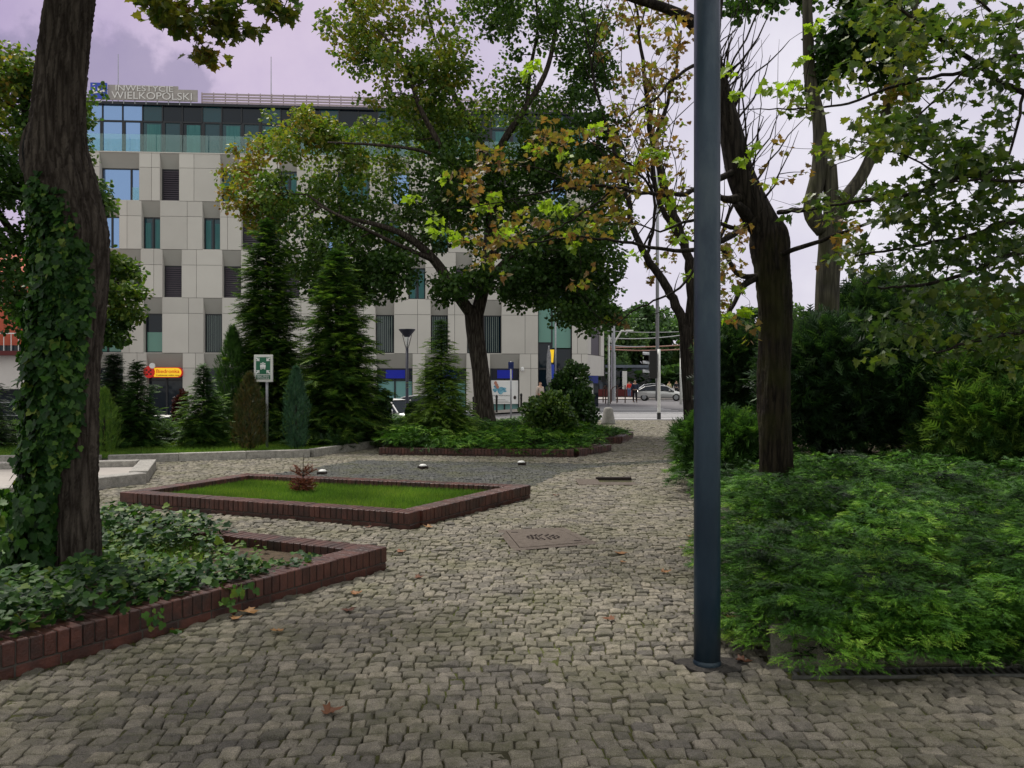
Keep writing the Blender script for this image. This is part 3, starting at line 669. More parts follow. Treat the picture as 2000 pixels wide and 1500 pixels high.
hm = MB(); hm.tube([surf(130, 548, .012)-ib, surf(130, 548, -.06)-ib], [.045, .04], 14); hm.build('knot_hole', M_['hole'], T.root); hm = MB()
q = [surf(76, 262, .004), surf(73, 290, .006), surf(74, 315, .006), surf(79, 340, .004)]
hm.tube([p-ib for p in smooth_path(q, [1]*4, 4)[0]], [.004+.022*math.sin(i/12*PI) for i in range(13)], 8)
hm.build('knot_hole', M_['hole'], T.root)
# crown above the frame with hanging sprays
topc = P(145, -200, IY)
T.nodes = [(topc, .25)]
T.limb([topc, topc+Vector((.2, .2, 1.2)), topc+Vector((0, .5, 2.6))], [.26, .2, .1])
T.limb([topc-Vector((0, 0, .4)), P(260, -190, 7.2), P(420, -120, 7.6), P(600, -90, 8)], [.14, .09, .06, .03])
T.limb([topc, topc+Vector((1.4, -1.2, 1.2)), topc+Vector((3.2, -2.4, 1.8))], [.14, .09, .04])
T.limb([topc, topc+Vector((-1.4, -1.2, 1.0)), topc+Vector((-2.6, -2.4, 1.5))], [.14, .09, .04])
T.limb([topc, topc+Vector((.8, -2.2, .8)), topc+Vector((1.2, -4.4, 1.2))], [.14, .09, .04])
K = F_/7.6
for bx, by, rx, ry, v0, v1, n in [(300, 8, 42, 16, .3, .8, 6), (362, 40, 42, 34, .35, .9, 9), (420, 45, 50, 36, .35, .85, 11), (385, 92, 26, 24, .5, 1., 5), (470, 42, 26, 22, .3, .7, 4), (330, 30, 30, 18, .3, .8, 4), (550, 6, 50, 14, .3, .9, 6), (500, -30, 120, 30, .2, .7, 14), (340, -50, 120, 40, .2, .7, 16)]:
    T.blob(P(bx, by, 7.6+rng.uniform(-.4, .4)), rx/K, .35, ry/K, n, .13, 20, MAPLE, .085, v0, v1, .010)
for c, a, n in [((-3, 5.5, 6.4), 2.6, 55), ((-.5, 4.2, 6.6), 2.4, 50), ((-5.5, 4.5, 6.2), 2, 30), ((-2.5, 2, 6.2), 2.2, 40), ((-3, 6, 8.3), 2.4, 40), ((-.6, 7.4, 7.6), 1.6, 24)]:
    T.blob(Vector(c), a, a*.9, 1.0, n, .45, 50, BROAD, .15, .2, .8, .02)
T.lv.build('crown', M_['near'], T.root); T.mb.build('limb', M_['bark'], T.root, True)
# climbing ivy
ivr = empty('climbing_ivy', ib, 0, 'glossy dark green ivy covering the left side of the leaning trunk', 'ivy')
lv = Leaves()
def ivy_on(n, zlo, zhi, amin, amax, off0, off1, s0, s1):
    z = rng.uniform(zlo, zhi, n); th = rng.uniform(amin, amax, n); c = np.interp(z, zz, Cc); r = np.interp(z, zz, Rr)
    off = rng.uniform(off0, off1, n)*(1+.5*np.sin(z*7+th*5)*np.sin(th*9-z*3))
    out = np.stack([np.cos(th), np.sin(th), np.zeros(n)], 1)
    Pn = np.stack([c-ib.x, np.zeros(n), z-ib.z], 1)+out*(r+off)[:, None]*np.array([1, .95, 1])
    pye = HZ-(z-EYE)*F_/IY; pxe = (Pn[:, 0]+ib.x)*F_/IY+1000
    ok = pxe < np.interp(pye, [330, 400, 450, 500, 600, 700, 800, 850, 900, 1000, 1100], [120, 136, 156, 172, 188, 180, 168, 154, 142, 132, 140])+14+rng.normal(0, 7, n)
    ok &= pxe > np.interp(pye, [330, 400, 450], [108, 84, -50])+rng.normal(0, 5, n)
    Pn, out, n = Pn[ok], out[ok], int(ok.sum())
    N = norm(out+np.array([0, 0, .35])+rng.normal(0, .34, (n, 3))); D = norm(np.array([0, 0, -1.])+rng.normal(0, .42, (n, 3))+out*.3)
    lv.put(IVY, Pn, D, N, rng.uniform(s0, s1, n), np.clip(rng.beta(2, 3, n)+.14, 0, 1))
zt = lambda py: P(0, py, IY).z
# angles: pi = left, 1.5pi = towards the viewer, 2pi = right
ivy_on(4200, .0, zt(820), .75*PI, 1.55*PI, .0, .13, .042, .078)
ivy_on(3200, zt(900), zt(620), .75*PI, 1.74*PI, .0, .14, .042, .078)
ivy_on(2500, zt(650), zt(480), .8*PI, 1.78*PI, .0, .10, .04, .072)
ivy_on(1500, zt(520), zt(380), .85*PI, 1.75*PI, .0, .06, .035, .065)
ivy_on(90, zt(420), zt(350), 1.35*PI, 1.52*PI, .0, .04, .035, .06)
ivy_on(700, zt(1120), zt(950), .65*PI, 1.6*PI, .08, .26, .05, .09)
ivy_on(260, zt(900), zt(560), 1.62*PI, 1.80*PI, .0, .03, .035, .06)
lv.build('leaves', M_['ivy'], ivr)
vm = MB()
for i in range(9):
    th = rng.uniform(1.05, 1.6)*PI; z0, z1 = 0, zt(rng.uniform(420, 700)); pts = []
    for z in np.linspace(z0, z1, 14):
        c = np.interp(z, zz, Cc); r = np.interp(z, zz, Rr)+.012; a = th+.12*math.sin(z*3+i); pts.append(Vector((c+r*math.cos(a)-ib.x, r*.95*math.sin(a), z-ib.z)))
    vm.tube(pts, .009, 5)
for i in range(3):
    z0 = zt(845-i*18); pts = []
    for a in np.linspace(1.45*PI, 1.97*PI, 10):
        c = np.interp(z0, zz, Cc); r = np.interp(z0, zz, Rr)+.016; pts.append(Vector((c+r*math.cos(a)-ib.x, r*.95*math.sin(a), z0-ib.z+.02*math.sin(a*5))))
    if i == 0: vm.tube(pts, .003, 4)
vm.build('stem', M_['bark'], ivr, True)

# --- ivy ground cover
def ivy_ground(n, test, zf, s0, s1, v0, v1):
    X = rng.uniform(-8, -.8, n); Y = rng.uniform(2.5, 9.6, n); ok = poly_in(X, Y, BED_IVY) & test(X, Y); X, Y = X[ok], Y[ok]; n = len(X)
    N = norm(np.array([0, -.35, 1.])+rng.normal(0, .38, (n, 3))); D = norm(np.stack([rng.normal(0, 1, n), rng.normal(-.35, 1, n), rng.normal(-.15, .2, n)], 1))
    gl.put(IVY, np.stack([X, Y, zf(X, Y, n)], 1), D, N, rng.uniform(s0, s1, n), rng.uniform(v0, v1, n))
gl = Leaves()
P0 = np.array([-2.75, 4.40]); P1 = np.array([-1.07, 7.03]); dd = (P1-P0)/np.linalg.norm(P1-P0); nn_ = np.array([-dd[1], dd[0]])
def dist_front(X, Y): return (X-P0[0])*nn_[0]+(Y-P0[1])*nn_[1]
def along(X, Y): return (X-P0[0])*dd[0]+(Y-P0[1])*dd[1]
Q1 = np.array([-2.76, 7.86]); db = (Q1-P1)/np.linalg.norm(Q1-P1); nb_ = np.array([-db[1], db[0]])
def dist_back(X, Y): return (X-P1[0])*nb_[0]+(Y-P1[1])*nb_[1]
def bump2(X, Y): return .03*np.sin(X*5+1)*np.sin(Y*4)+.025*np.sin(X*11+Y*7)
def front_z(X, Y, n): d = dist_front(X, Y); return .10+np.clip(d*1.0, .05, .24)*np.clip(1.25-(along(X, Y))/2.9, .25, 1)+bump2(X, Y)+rng.uniform(-.09, .05, n)
ivy_ground(44000, lambda X, Y: (dist_front(X, Y) < 1.1+.15*np.sin(X*4)-np.clip(along(X, Y)-.6, 0, 3)*.42) & (dist_front(X, Y) > .06) & (along(X, Y) < 2.6), front_z, .038, .072, .1, .95)
ivy_ground(24000, lambda X, Y: (dist_back(X, Y) < .85+.12*np.sin(X*5)) & (dist_back(X, Y) > .0) & (X < -2.55+.1*np.sin(Y*9)), lambda X, Y, n: .13+.17*np.clip((-2.4-X)/.5, .3, 1)*np.clip(1.5-dist_back(X, Y), .3, 1)+bump2(X, Y)+rng.uniform(-.08, .05, n), .045, .08, .15, 1)
ivy_ground(30000, lambda X, Y: (X < -3.0) & (dist_front(X, Y) > .9), lambda X, Y, n: .13+bump2(X, Y)+rng.uniform(-.02, .07, n), .035, .065, .45, 1.)
ivy_ground(14000, lambda X, Y: (X < -2.1) & (rng.random(len(X)) < np.clip((-X-1.9)/1.2, 0, 1)) & (dist_front(X, Y) > .5), lambda X, Y, n: .12+rng.uniform(0, .05, n), .03, .055, .75, 1.)
ivy_ground(16000, lambda X, Y: (dist_front(X, Y) < .42) & (dist_front(X, Y) > .10) & (along(X, Y) < 1.9), lambda X, Y, n: .17+.10*np.clip(1.3-(along(X, Y))/2.4, .1, 1)+rng.uniform(-.08, .04, n), .038, .072, .15, 1.)
ivy_ground(800, lambda X, Y: (X > -2.6) & (X < -1.2) & (dist_front(X, Y) > .24) & (dist_front(X, Y) < .45), lambda X, Y, n: .13+rng.uniform(0, .05, n), .03, .055, .3, .9)
grass('weeds', [(-4.6, 5.4), (-2.9, 6.2), (-2.5, 7.0), (-2.9, 7.6), (-5, 8.8)], 16000, .10, .03, .09, 'thin yellowish grass growing through the ivy bed beside the trunk')
# strands hanging over the bricks
for px, py in [(470, 1162), (455, 1150), (300, 1205)]:
    c = G(px, py, .16); n = 14; Q = np.array(c[:])+rng.normal(0, 1, (n, 3))*np.array([.09, .05, .05]); gl.put(IVY, Q, rdir(n)+np.array([0, -.4, -.6]), norm(rng.normal(0, .4, (n, 3))+np.array([.3, -.8, .6])), rng.uniform(.03, .06, n), rng.uniform(.5, 1, n))
tag(gl.build('ivy_ground_cover', M_['ivy']), 'dense ivy ground cover spreading over the brick edged bed', 'ground cover', kind='stuff')

# --- right tree (dark trunk in the juniper bed)
RY = 10.
T = Tree('old_tree', 'thick dark mossy trunk rising from the junipers right of the lamp post', 'tree', (P(1515, 0, RY).x, RY, .1), M_['bark_moss'], M_['autumn'])
rb = T.root.location
rp = [(1010, 1470, 1560), (950, 1484, 1552), (900, 1484, 1548), (800, 1481, 1546), (700, 1480, 1545), (600, 1478, 1545), (530, 1472, 1544), (480, 1464, 1543), (455, 1466, 1540), (438, 1478, 1532), (428, 1492, 1520)]
bend_trunk('trunk', rp, RY, M_['bark_moss'], T.root, rb, 48, .03, .012, 3)
T.nodes = [(P(1500, 440, RY), .16)]
T.px([(1511, 530, RY, .195), (1502, 465, RY, .20), (1472, 402, RY, .185), (1446, 340, RY, .17), (1430, 270, RY, .15), (1412, 200, RY, .13), (1392, 120, RY, .11), (1370, 60, RY, .10), (1310, 20, RY-.2, .06), (1220, -10, RY-.4, .05), (1120, -60, RY-.6, .03)], 12)
T.px([(1390, 120, RY, .08), (1400, 20, RY+.2, .07), (1420, -120, RY+.4, .05)], 8)
# stubs and gnarls
T.px([(1460, 385, RY, .09), (1425, 390, RY-.15, .05), (1405, 385, RY-.2, .03)], 7); T.px([(1475, 440, RY, .12), (1440, 400, RY-.2, .05)], 7)
# fine upright shoots
for i in range(46):
    y0 = rng.uniform(120, 420); x0 = float(np.interp(y0, [120, 200, 345, 420], [1392, 1412, 1450, 1490])); Lp = rng.uniform(120, 330)*(.6 if i % 3 else 1)
    dx = rng.uniform(-.25, 1.0)*Lp*(.75); r = rng.uniform(.004, .014)
    T.px([(x0, y0, RY, r*1.4), (x0+dx*.45+rng.normal(0, 10), y0-Lp*.42, RY+rng.normal(0, .3), r), (x0+dx+rng.normal(0, 15), y0-Lp, RY+rng.normal(0, .6), r*.3)], 5, 4, .012)
# right-hand drooping branches low on trunk
T.px([(1500, 500, RY, .035), (1590, 475, RY-.6, .026), (1680, 440, RY-1, .018), (1800, 400, RY-1.4, .01)], 6, 5, .01)
T.px([(1520, 415, RY, .03), (1560, 410, RY-.4, .03), (1660, 395, RY-.8, .02), (1760, 370, RY-1.2, .012)], 6, 5, .01)
T.px([(1480, 540, RY, .05), (1450, 560, RY-.2, .04), (1430, 600, RY-.3, .025), (1400, 640, RY-.4, .015)], 6)
T.px([(1480, 540, RY, .04), (1440, 535, RY-.2, .03), (1405, 480, RY-.3, .025), (1350, 470, RY-.5, .015)], 6)
# long thin branches reaching left
LBR = [[(1445, 330, RY, .05), (1350, 375, 9.4, .032), (1280, 380, 9., .024), (1200, 366, 8.7, .018), (1120, 366, 8.5, .014), (1010, 388, 8.3, .007)],
 [(1200, 366, 8.7, .012), (1130, 420, 8.5, .01), (1060, 462, 8.4, .007), (1000, 490, 8.3, .004)],
 [(1470, 430, RY, .05), (1380, 485, 9.4, .03), (1300, 487, 9., .022), (1200, 470, 8.7, .016), (1100, 466, 8.5, .011), (1000, 480, 8.3, .006)],
 [(1010, 388, 8.3, .007), (920, 405, 8.2, .005), (860, 410, 8.1, .003)],
 [(1120, 366, 8.5, .01), (1060, 330, 8.5, .007), (950, 320, 8.4, .004), (880, 340, 8.4, .003)],
 [(1280, 380, 9., .016), (1230, 320, 8.9, .011), (1160, 280, 8.9, .007), (1060, 262, 8.8, .004)],
 [(1380, 485, 9.4, .02), (1330, 560, 9.2, .015), (1250, 600, 9., .010), (1190, 640, 8.9, .005)],
 [(1450, 450, RY, .03), (1360, 430, 9.4, .02), (1290, 450, 9.2, .012), (1230, 430, 9.2, .006)],
 [(1392, 120, RY, .03), (1330, 140, 9.6, .02), (1270, 200, 9.4, .012), (1200, 240, 9.3, .006)]]
for l in LBR: T.px(l, 5, 6, .008)
allb = np.array([[a, b_, c] for l in LBR for (a, b_, c, d) in l])
def dab(px, py, Y, n, rad, size, v0, v1, tmpl=MAPLE):
    c = P(px, py, Y)
    nd_, _ = T.near(c)
    if (nd_-c).length > .12: T.twig(c, .008, .003, 4)
    T.clump(c, rad, n, tmpl, size, v0, v1, .55)
# bright yellow-green sprays
for px, py in [(805, 385), (870, 350), (880, 460), (850, 455), (900, 468), (940, 405), (968, 385), (985, 460), (1000, 442), (850, 425), (1050, 296), (1100, 305), (1035, 290), (1040, 130), (1030, 145), (1115, 458), (1085, 410), (1065, 400), (1110, 405), (1165, 440), (1120, 480), (1060, 398), (1262, 300), (1250, 320), (1165, 252), (1290, 300), (1310, 395), (1315, 440), (1340, 400),
               (1440, 185), (1500, 170), (1530, 175), (1555, 165), (1560, 120), (1590, 50), (1420, 140), (1450, 310), (1470, 290), (1240, 500), (1330, 470), (1300, 350), (1345, 540), (1440, 570), (1460, 610), (1420, 620)]:
    dab(px, py, rng.uniform(8.2, 9.6), 11, .075, .085, .15, .42)
# brown sprays
for bx, by, rx, ry, n in [(930, 350, 50, 35, 20), (980, 310, 50, 25, 14), (1070, 280, 40, 20, 12), (1110, 260, 50, 25, 14), (1180, 300, 60, 50, 26), (1150, 340, 60, 25, 18), (1080, 440, 70, 30, 22), (1180, 430, 60, 40, 24), (960, 440, 60, 40, 20), (1260, 280, 40, 60, 20), (1250, 180, 60, 60, 22), (1290, 90, 50, 60, 16), (1220, 350, 40, 30, 14), (1130, 545, 30, 20, 6), (950, 510, 30, 40, 14), (1320, 330, 25, 60, 12), (1430, 480, 30, 50, 12), (1430, 560, 35, 40, 10), (1450, 640, 25, 30, 6), (1330, 60, 30, 40, 8), (1500, 340, 30, 20, 4), (1560, 320, 50, 40, 7), (1650, 470, 50, 60, 16)]:
    for i in range(int(n*.75)): dab(bx+rng.uniform(-rx, rx), by+rng.uniform(-ry, ry), rng.uniform(8.0, 9.8), 6, .10, .07, .45, 1.)
T.mb.build('limb', M_['bark_dark'], T.root, True); T.lv.build('crown', M_['autumn'], T.root)
# --- tree behind the post (leaning, fine branched, autumn colour)
TY = 22.
T = Tree('leaning_tree', 'slender autumn tree with fine brown branches just left behind the lamp post', 'tree', (P(1350, 0, TY).x, TY, 0), M_['bark_dark'], M_['autumn'])
T.px([(1352, 850, TY, .22), (1348, 780, TY, .20), (1342, 700, TY, .18), (1340, 640, TY, .18)], 10)
T.px([(1340, 650, TY, .15), (1322, 600, TY, .13), (1300, 555, TY, .12), (1262, 500, TY, .10), (1235, 440, TY, .08), (1225, 380, TY, .06), (1200, 300, TY, .05), (1170, 200, TY, .035), (1140, 60, TY, .02)], 8, 5, .02)
T.px([(1345, 660, TY, .15), (1350, 560, TY, .13), (1335, 470, TY, .12), (1300, 380, TY, .10), (1270, 250, TY, .08), (1255, 120, TY, .05), (1240, 0, TY, .03), (1230, -80, TY, .02)], 8, 5, .02)
T.px([(1335, 470, TY, .08), (1290, 400, TY, .07), (1275, 300, TY, .06), (1310, 180, TY, .05), (1330, 60, TY, .03)], 7, 5, .02)
T.px([(1262, 500, TY, .05), (1280, 420, TY, .04), (1265, 320, TY, .03), (1290, 200, TY, .02)], 6, 5, .02)
T.px([(1350, 560, TY, .08), (1400, 480, TY, .06), (1430, 400, TY, .04), (1470, 330, TY, .02)], 6, 5, .02)
for i in range(80):
    a, r = T.nodes[rng.integers(12, len(T.nodes))]; Ln = rng.uniform(.9, 3.0); d = Vector((rng.normal(0, .45), rng.normal(0, .4), 1)).normalized()
    T.limb([a, a+d*Ln*.5+Vector((rng.normal(0, .12), 0, 0)), a+d*Ln], [min(.03, r*.6), .014, .004], 4, 3)
for bx, by, rx, ry, n in [(1220, 60, 60, 70, 16), (1300, 40, 60, 50, 12), (1240, 180, 50, 60, 12), (1310, 150, 50, 60, 10), (1200, 270, 50, 50, 10), (1290, 280, 60, 60, 12), (1330, 420, 60, 60, 14), (1280, 520, 40, 40, 6), (1420, 560, 40, 60, 10), (1420, 440, 40, 60, 10), (1200, 620, 40, 25, 4), (1380, 650, 40, 60, 10)]:
    T.blob(P(bx, by, TY+rng.uniform(-1, 1)), rx*TY/F_, .9, ry*TY/F_, int(n*1.2), .2, 14, MAPLE, .12, .3 if n > 11 else .4, 1.0, .012)
T.done()
# --- pollarded tree right behind
PY = 13.5
T = Tree('pollarded_tree', 'grey trunk with a sawn off stub between two tall limbs behind the dark shrubs', 'tree', (P(1615, 0, PY).x, PY, .1), M_['bark_light'], M_['leaf'])
T.px([(1612, 900, PY, .24), (1614, 700, PY, .2), (1616, 560, PY, .19), (1622, 470, PY, .19), (1618, 430, PY, .19)], 12)
T.px([(1610, 450, PY, .15), (1585, 410, PY, .14), (1600, 330, PY, .13), (1600, 240, PY, .11), (1583, 160, PY, .10), (1578, 60, PY, .09), (1575, -80, PY, .06)], 10)
T.px([(1622, 440, PY, .14), (1624, 400, PY, .125), (1620, 324, PY, .115)], 12)
T.px([(1628, 440, PY, .13), (1650, 390, PY, .11), (1688, 335, PY, .10), (1722, 250, PY, .09), (1745, 170, PY, .07), (1775, 80, PY, .05), (1800, -60, PY, .03)], 10)
K = F_/PY
for bx, by, rx, ry, v0, v1, n in [(1620, 110, 45, 40, 0, .25, 14), (1680, 70, 70, 45, 0, .25, 22), (1740, 110, 50, 45, .0, .35, 14), (1780, 60, 50, 40, .05, .4, 12), (1600, 160, 30, 20, .0, .3, 5), (1700, 0, 100, 40, .1, .6, 22), (1600, -30, 60, 30, .1, .4, 10), (1460, 10, 60, 20, .1, .4, 8), (1760, 190, 30, 20, .6, .95, 5)]:
    T.blob(P(bx, by, PY+rng.uniform(-.6, .6)), rx/K, .6, ry/K, int(n*1.5), .22, 34, BROAD, .12, v0, v1, .015)
o = T.done(); c_ = MB(); c_.lathe([(.116, 0), (.11, .006), (0.02, .007)], 20, tuple(P(1620, 323.5, PY)-T.base)); c_.build('cut_end', M_['cutwood'], T.root)
# --- near maple at right edge
NY = 7.
T = Tree('maple_tree', 'near maple reaching in from the right edge with dark outlined leaves', 'tree', (6.4, 7.6, .1), M_['bark_dark'], M_['near'])
T.limb([(6.4, 7.6, 0), (6.35, 7.6, 2.), (6.3, 7.5, 4.), (6.2, 7.4, 6.5)], [.22, .18, .16, .09], 12)
T.nodes += [(Vector((6.3, 7.5, z)), .15) for z in (1.6, 2.2, 3, 3.6)]
NB = [[(2300, 250, 7.5, .06), (2000, 182, 7., .028), (1900, 118, 6.8, .022), (1830, 72, 6.7, .018), (1760, 15, 6.6, .012), (1700, -40, 6.5, .007)],
 [(2350, 150, 7.5, .05), (2000, 110, 7.2, .02), (1880, 140, 7., .016), (1760, 165, 6.9, .013), (1640, 205, 6.8, .010), (1540, 212, 6.7, .006), (1440, 215, 6.6, .003)],
 [(2300, 360, 7.5, .05), (2000, 330, 7., .022), (1860, 352, 6.7, .018), (1760, 385, 6.6, .014), (1640, 400, 6.5, .010), (1540, 412, 6.4, .006)],
 [(2300, 330, 7.2, .03), (2000, 352, 6.6, .014), (1900, 352, 6.4, .01), (1800, 360, 6.3, .004)],
 [(2300, 420, 7.5, .06), (2000, 430, 7., .03), (1900, 460, 6.8, .02), (1800, 478, 6.7, .014), (1670, 500, 6.6, .006)],
 [(2300, 480, 7.5, .05), (2000, 492, 6.8, .022), (1900, 530, 6.6, .018), (1800, 556, 6.5, .013), (1720, 562, 6.4, .008), (1680, 548, 6.4, .004)],
 [(2300, 640, 7.5, .04), (2000, 652, 6.8, .018), (1900, 668, 6.6, .012), (1830, 690, 6.5, .007)],
 [(2000, 182, 7., .016), (1960, 330, 6.9, .01), (1900, 352, 6.4, .006)],
 [(1900, 118, 6.8, .01), (1800, 220, 6.8, .008), (1700, 290, 6.7, .005), (1620, 330, 6.7, .003)],
 [(1860, 352, 6.7, .010), (1760, 300, 6.6, .007), (1660, 270, 6.6, .004)],
 [(2000, 60, 7., .015), (1930, 20, 7., .012), (1880, -40, 7., .008)]]
for l in NB: T.px(l, 6, 6, .006)
for bx, by, rx, ry, v0, v1, n in [(1880, 300, 110, 60, .05, .75, 60), (1820, 250, 90, 40, .15, .85, 30), (1900, 400, 100, 60, .05, .65, 52), (1780, 420, 90, 50, .1, .8, 40), (1840, 500, 110, 30, .0, .5, 34), (1950, 480, 60, 50, .1, .8, 22), (1740, 270, 70, 30, .3, .95, 18), (1700, 240, 40, 20, .3, .95, 8), (1660, 390, 60, 35, .2, .9, 16), (1680, 500, 50, 30, .2, .9, 12),
  (1900, 60, 110, 55, .2, .8, 36), (1960, 150, 60, 60, .1, .7, 26), (1790, 70, 70, 40, .4, .95, 18), (1700, 30, 60, 30, .4, .9, 14), (1850, 170, 50, 25, .3, .9, 8), (1760, 130, 50, 30, .5, 1., 10), (1640, 170, 50, 30, .5, 1., 8), (1960, 600, 70, 70, .3, .9, 40), (1930, 680, 80, 40, .2, .85, 26), (1810, 650, 60, 40, .1, .8, 16), (1740, 640, 50, 25, .1, .6, 9), (1850, 570, 60, 30, .1, .7, 12), (1720, 690, 20, 15, .5, .8, 3), (2080, 350, 90, 350, .1, .8, 90), (1780, 555, 60, 14, .0, .4, 8), (1560, 220, 50, 20, .5, 1, 5), (1630, 300, 40, 20, .4, 1, 5)]:
    for i in range(int(n*1.0)):
        c = P(bx+rng.normal(0, rx*.6), by+rng.normal(0, ry*.6), rng.uniform(6.1, 7.6))
        if i % 3 == 0: T.twig(c, .006, .002, 4)
        T.clump(c, .14, 8, MAPLE, .074, v0*.6, v1*.72, .5)
for c, a, n in [((7., 7.5, 6.8), 2.6, 34), ((7.5, 4, 6.4), 2.0, 20)]:
    T.blob(Vector(c), a, a, 1.1, n, .45, 46, BROAD, .16, .1, .7, .02)
T.done()

# ------------------------------------------------------------------ conifers and shrubs
def spruce(label, base, h, r, mat, leaf=FROND, dens=1., vb=(.1, .8), name='spruce_tree', cat='conifer', droop=.25, low=.04, lsize=1., group=None, ragged=.15, taper=.7):
    root = empty(name, base, 0, label, cat, group); m = MB(); m.tube([(0, 0, -.05), (0, 0, h*.5), (0, 0, h)], [max(.03, h*.022), h*.012, .006], 7)
    l = Leaves(); nl = int(h*7.5*dens**.5)+6; Pn, D, N, Sz, Vv = [], [], [], [], []
    for i in range(nl):
        t = i/nl; z = h*(low+(1-low)*t); rr = r*(1-t)**taper*rng.uniform(1-ragged, 1+ragged)+.05; nb = max(4, int((7+rr*11)*dens**.5))
        a0 = rng.uniform(0, 6)
        for b_ in range(nb):
            a = a0+b_*2*PI/nb+rng.normal(0, .15); L_ = rr*rng.uniform(1-ragged*1.8, 1.08); up = .18+.5*t
            dx, dy = math.cos(a), math.sin(a)
            if b_ % 3 == 0 and L_ > .2: m.tube([(0, 0, z), (dx*L_*.5, dy*L_*.5, z+up*L_*.3), (dx*L_*.92, dy*L_*.92, z+up*L_*.5-droop*L_*.5)], [.011, .007, .003], 4)
            ns = max(1, int(L_/.16))
            for k_ in range(ns):
                s = (k_+rng.random())/ns; s = .25+.75*s if L_ > .3 else .2
                px_, py_, pz_ = dx*L_*s, dy*L_*s, z+up*L_*s*.6-droop*L_*s*s
                for q_ in (0, 1, 2):
                    sa = a+(rng.uniform(.2, .9) if q_ == 1 else -rng.uniform(.2, .9) if q_ == 0 else rng.normal(0, .3))
                    Pn.append((px_+rng.normal(0, .03), py_+rng.normal(0, .03), pz_+rng.normal(0, .03))); D.append((math.cos(sa), math.sin(sa), up*.4-droop*.5+rng.normal(0, .2))); N.append((rng.normal(0, .25), rng.normal(0, .25), 1))
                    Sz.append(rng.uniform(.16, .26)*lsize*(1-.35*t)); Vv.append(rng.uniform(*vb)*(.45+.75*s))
    l.put(leaf, np.array(Pn), np.array(D), np.array(N), np.array(Sz), np.clip(np.array(Vv), 0, 1))
    m.build('trunk', M_['bark_dark'], root, True); l.build('foliage', mat, root); return root
def column(label, base, h, r, mat, n=1600, vb=(.1, .9), name='columnar_thuja', size=.2, group=None, top=.55, tmpl=FROND):
    root = empty(name, base, 0, label, 'conifer', group); m = MB(); m.tube([(0, 0, -.05), (0, 0, h*.6)], [.05, .015], 7); m.build('trunk', M_['bark_dark'], root, True)
    l = Leaves(); z = rng.uniform(.02, 1, n)**.9; th = rng.uniform(0, 2*PI, n); prof = np.minimum(1, (z/.12)**.6)*np.clip((1-z)/(1-top), 0.02, 1)**.7
    rr = r*prof*(.65+.35*rng.random(n))*(1+.14*np.sin(th*3+z*14)+.1*np.sin(th*5-z*23))
    out = np.stack([np.cos(th), np.sin(th), np.zeros(n)], 1); Pn = out*rr[:, None]+np.stack([np.zeros(n)]*2+[z*h], 1)
    D = norm(out*.55+np.array([0, 0, 1.])+rng.normal(0, .3, (n, 3))); N = norm(np.cross(D, np.cross(out, D))+rng.normal(0, .3, (n, 3)))
    l.put(tmpl, Pn, D, N, rng.uniform(.7, 1.2, n)*size, rng.uniform(*vb, n)); l.build('foliage', mat, root); return root
def shrub(label, base, rx, ry, h, mat, n, tmpl, size, vb=(.1, .9), name='shrub', cat='shrub', lumps=9, group=None, under=.15):
    root = empty(name, base, 0, label, cat, group); m = MB()
    l = Leaves(); cs = []
    for i in range(lumps):
        a = rng.uniform(0, 2*PI); s = rng.random()**.5*.62; zc = h*rng.uniform(.25, .78); k_ = 1-.35*(zc/h); c = np.array([math.cos(a)*rx*s*k_, math.sin(a)*ry*s*k_, zc]); cs.append(c)
        m.tube([(c[0]*.15, c[1]*.15, 0), tuple(c*np.array([.6, .6, .5])), tuple(c)], [.025, .015, .006], 5)
        nn = n//lumps; q = rdir(nn); q[:, 2] = np.where(q[:, 2] < -.4, -q[:, 2], q[:, 2]); rad = np.array([rx, ry, h*.5])*rng.uniform(.38, .55)
        rr = rng.uniform(.55, 1.08, (nn, 1)); wob = 1+.18*np.sin(q[:, 0:1]*7+i)*np.sin(q[:, 2:3]*6)
        Pn = c+q*rad*rr*wob; Pn[:, 2] = np.maximum(Pn[:, 2], .02)
        D = norm(q+rng.normal(0, .5, (nn, 3))+np.array([0, 0, .35])); N = norm(q*.6+np.array([0, 0, .5])+rng.normal(0, .5, (nn, 3)))
        l.put(tmpl, Pn, D, N, rng.uniform(.7, 1.25, nn)*size, np.clip(rng.uniform(*vb, nn)+rng.normal(0, .06), 0, 1))
    m.build('stem', M_['bark_dark'], root, True); l.build('foliage', mat, root); return root
def at(px, Y, z=.08): return ((px-1000)*Y/F_, Y, z)
def hgt(py, Y, z=.08): return EYE+(HZ-py)*Y/F_-z
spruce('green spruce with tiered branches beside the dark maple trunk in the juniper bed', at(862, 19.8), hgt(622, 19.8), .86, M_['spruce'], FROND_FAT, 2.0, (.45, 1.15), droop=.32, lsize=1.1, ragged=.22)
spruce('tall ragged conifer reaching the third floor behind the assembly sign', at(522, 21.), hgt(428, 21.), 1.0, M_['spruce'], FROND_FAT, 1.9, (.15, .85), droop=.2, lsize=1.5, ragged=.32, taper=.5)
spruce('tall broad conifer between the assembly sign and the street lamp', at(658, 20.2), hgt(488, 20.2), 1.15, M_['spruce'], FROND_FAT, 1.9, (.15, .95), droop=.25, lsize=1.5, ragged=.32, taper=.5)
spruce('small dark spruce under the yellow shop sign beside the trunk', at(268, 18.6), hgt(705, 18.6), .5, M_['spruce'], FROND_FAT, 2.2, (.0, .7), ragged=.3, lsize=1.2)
spruce('small bushy spruce right of the white car', at(398, 18.8), hgt(712, 18.8), .56, M_['spruce'], FROND_FAT, 2.2, (.15, .85), ragged=.3, lsize=1.2)
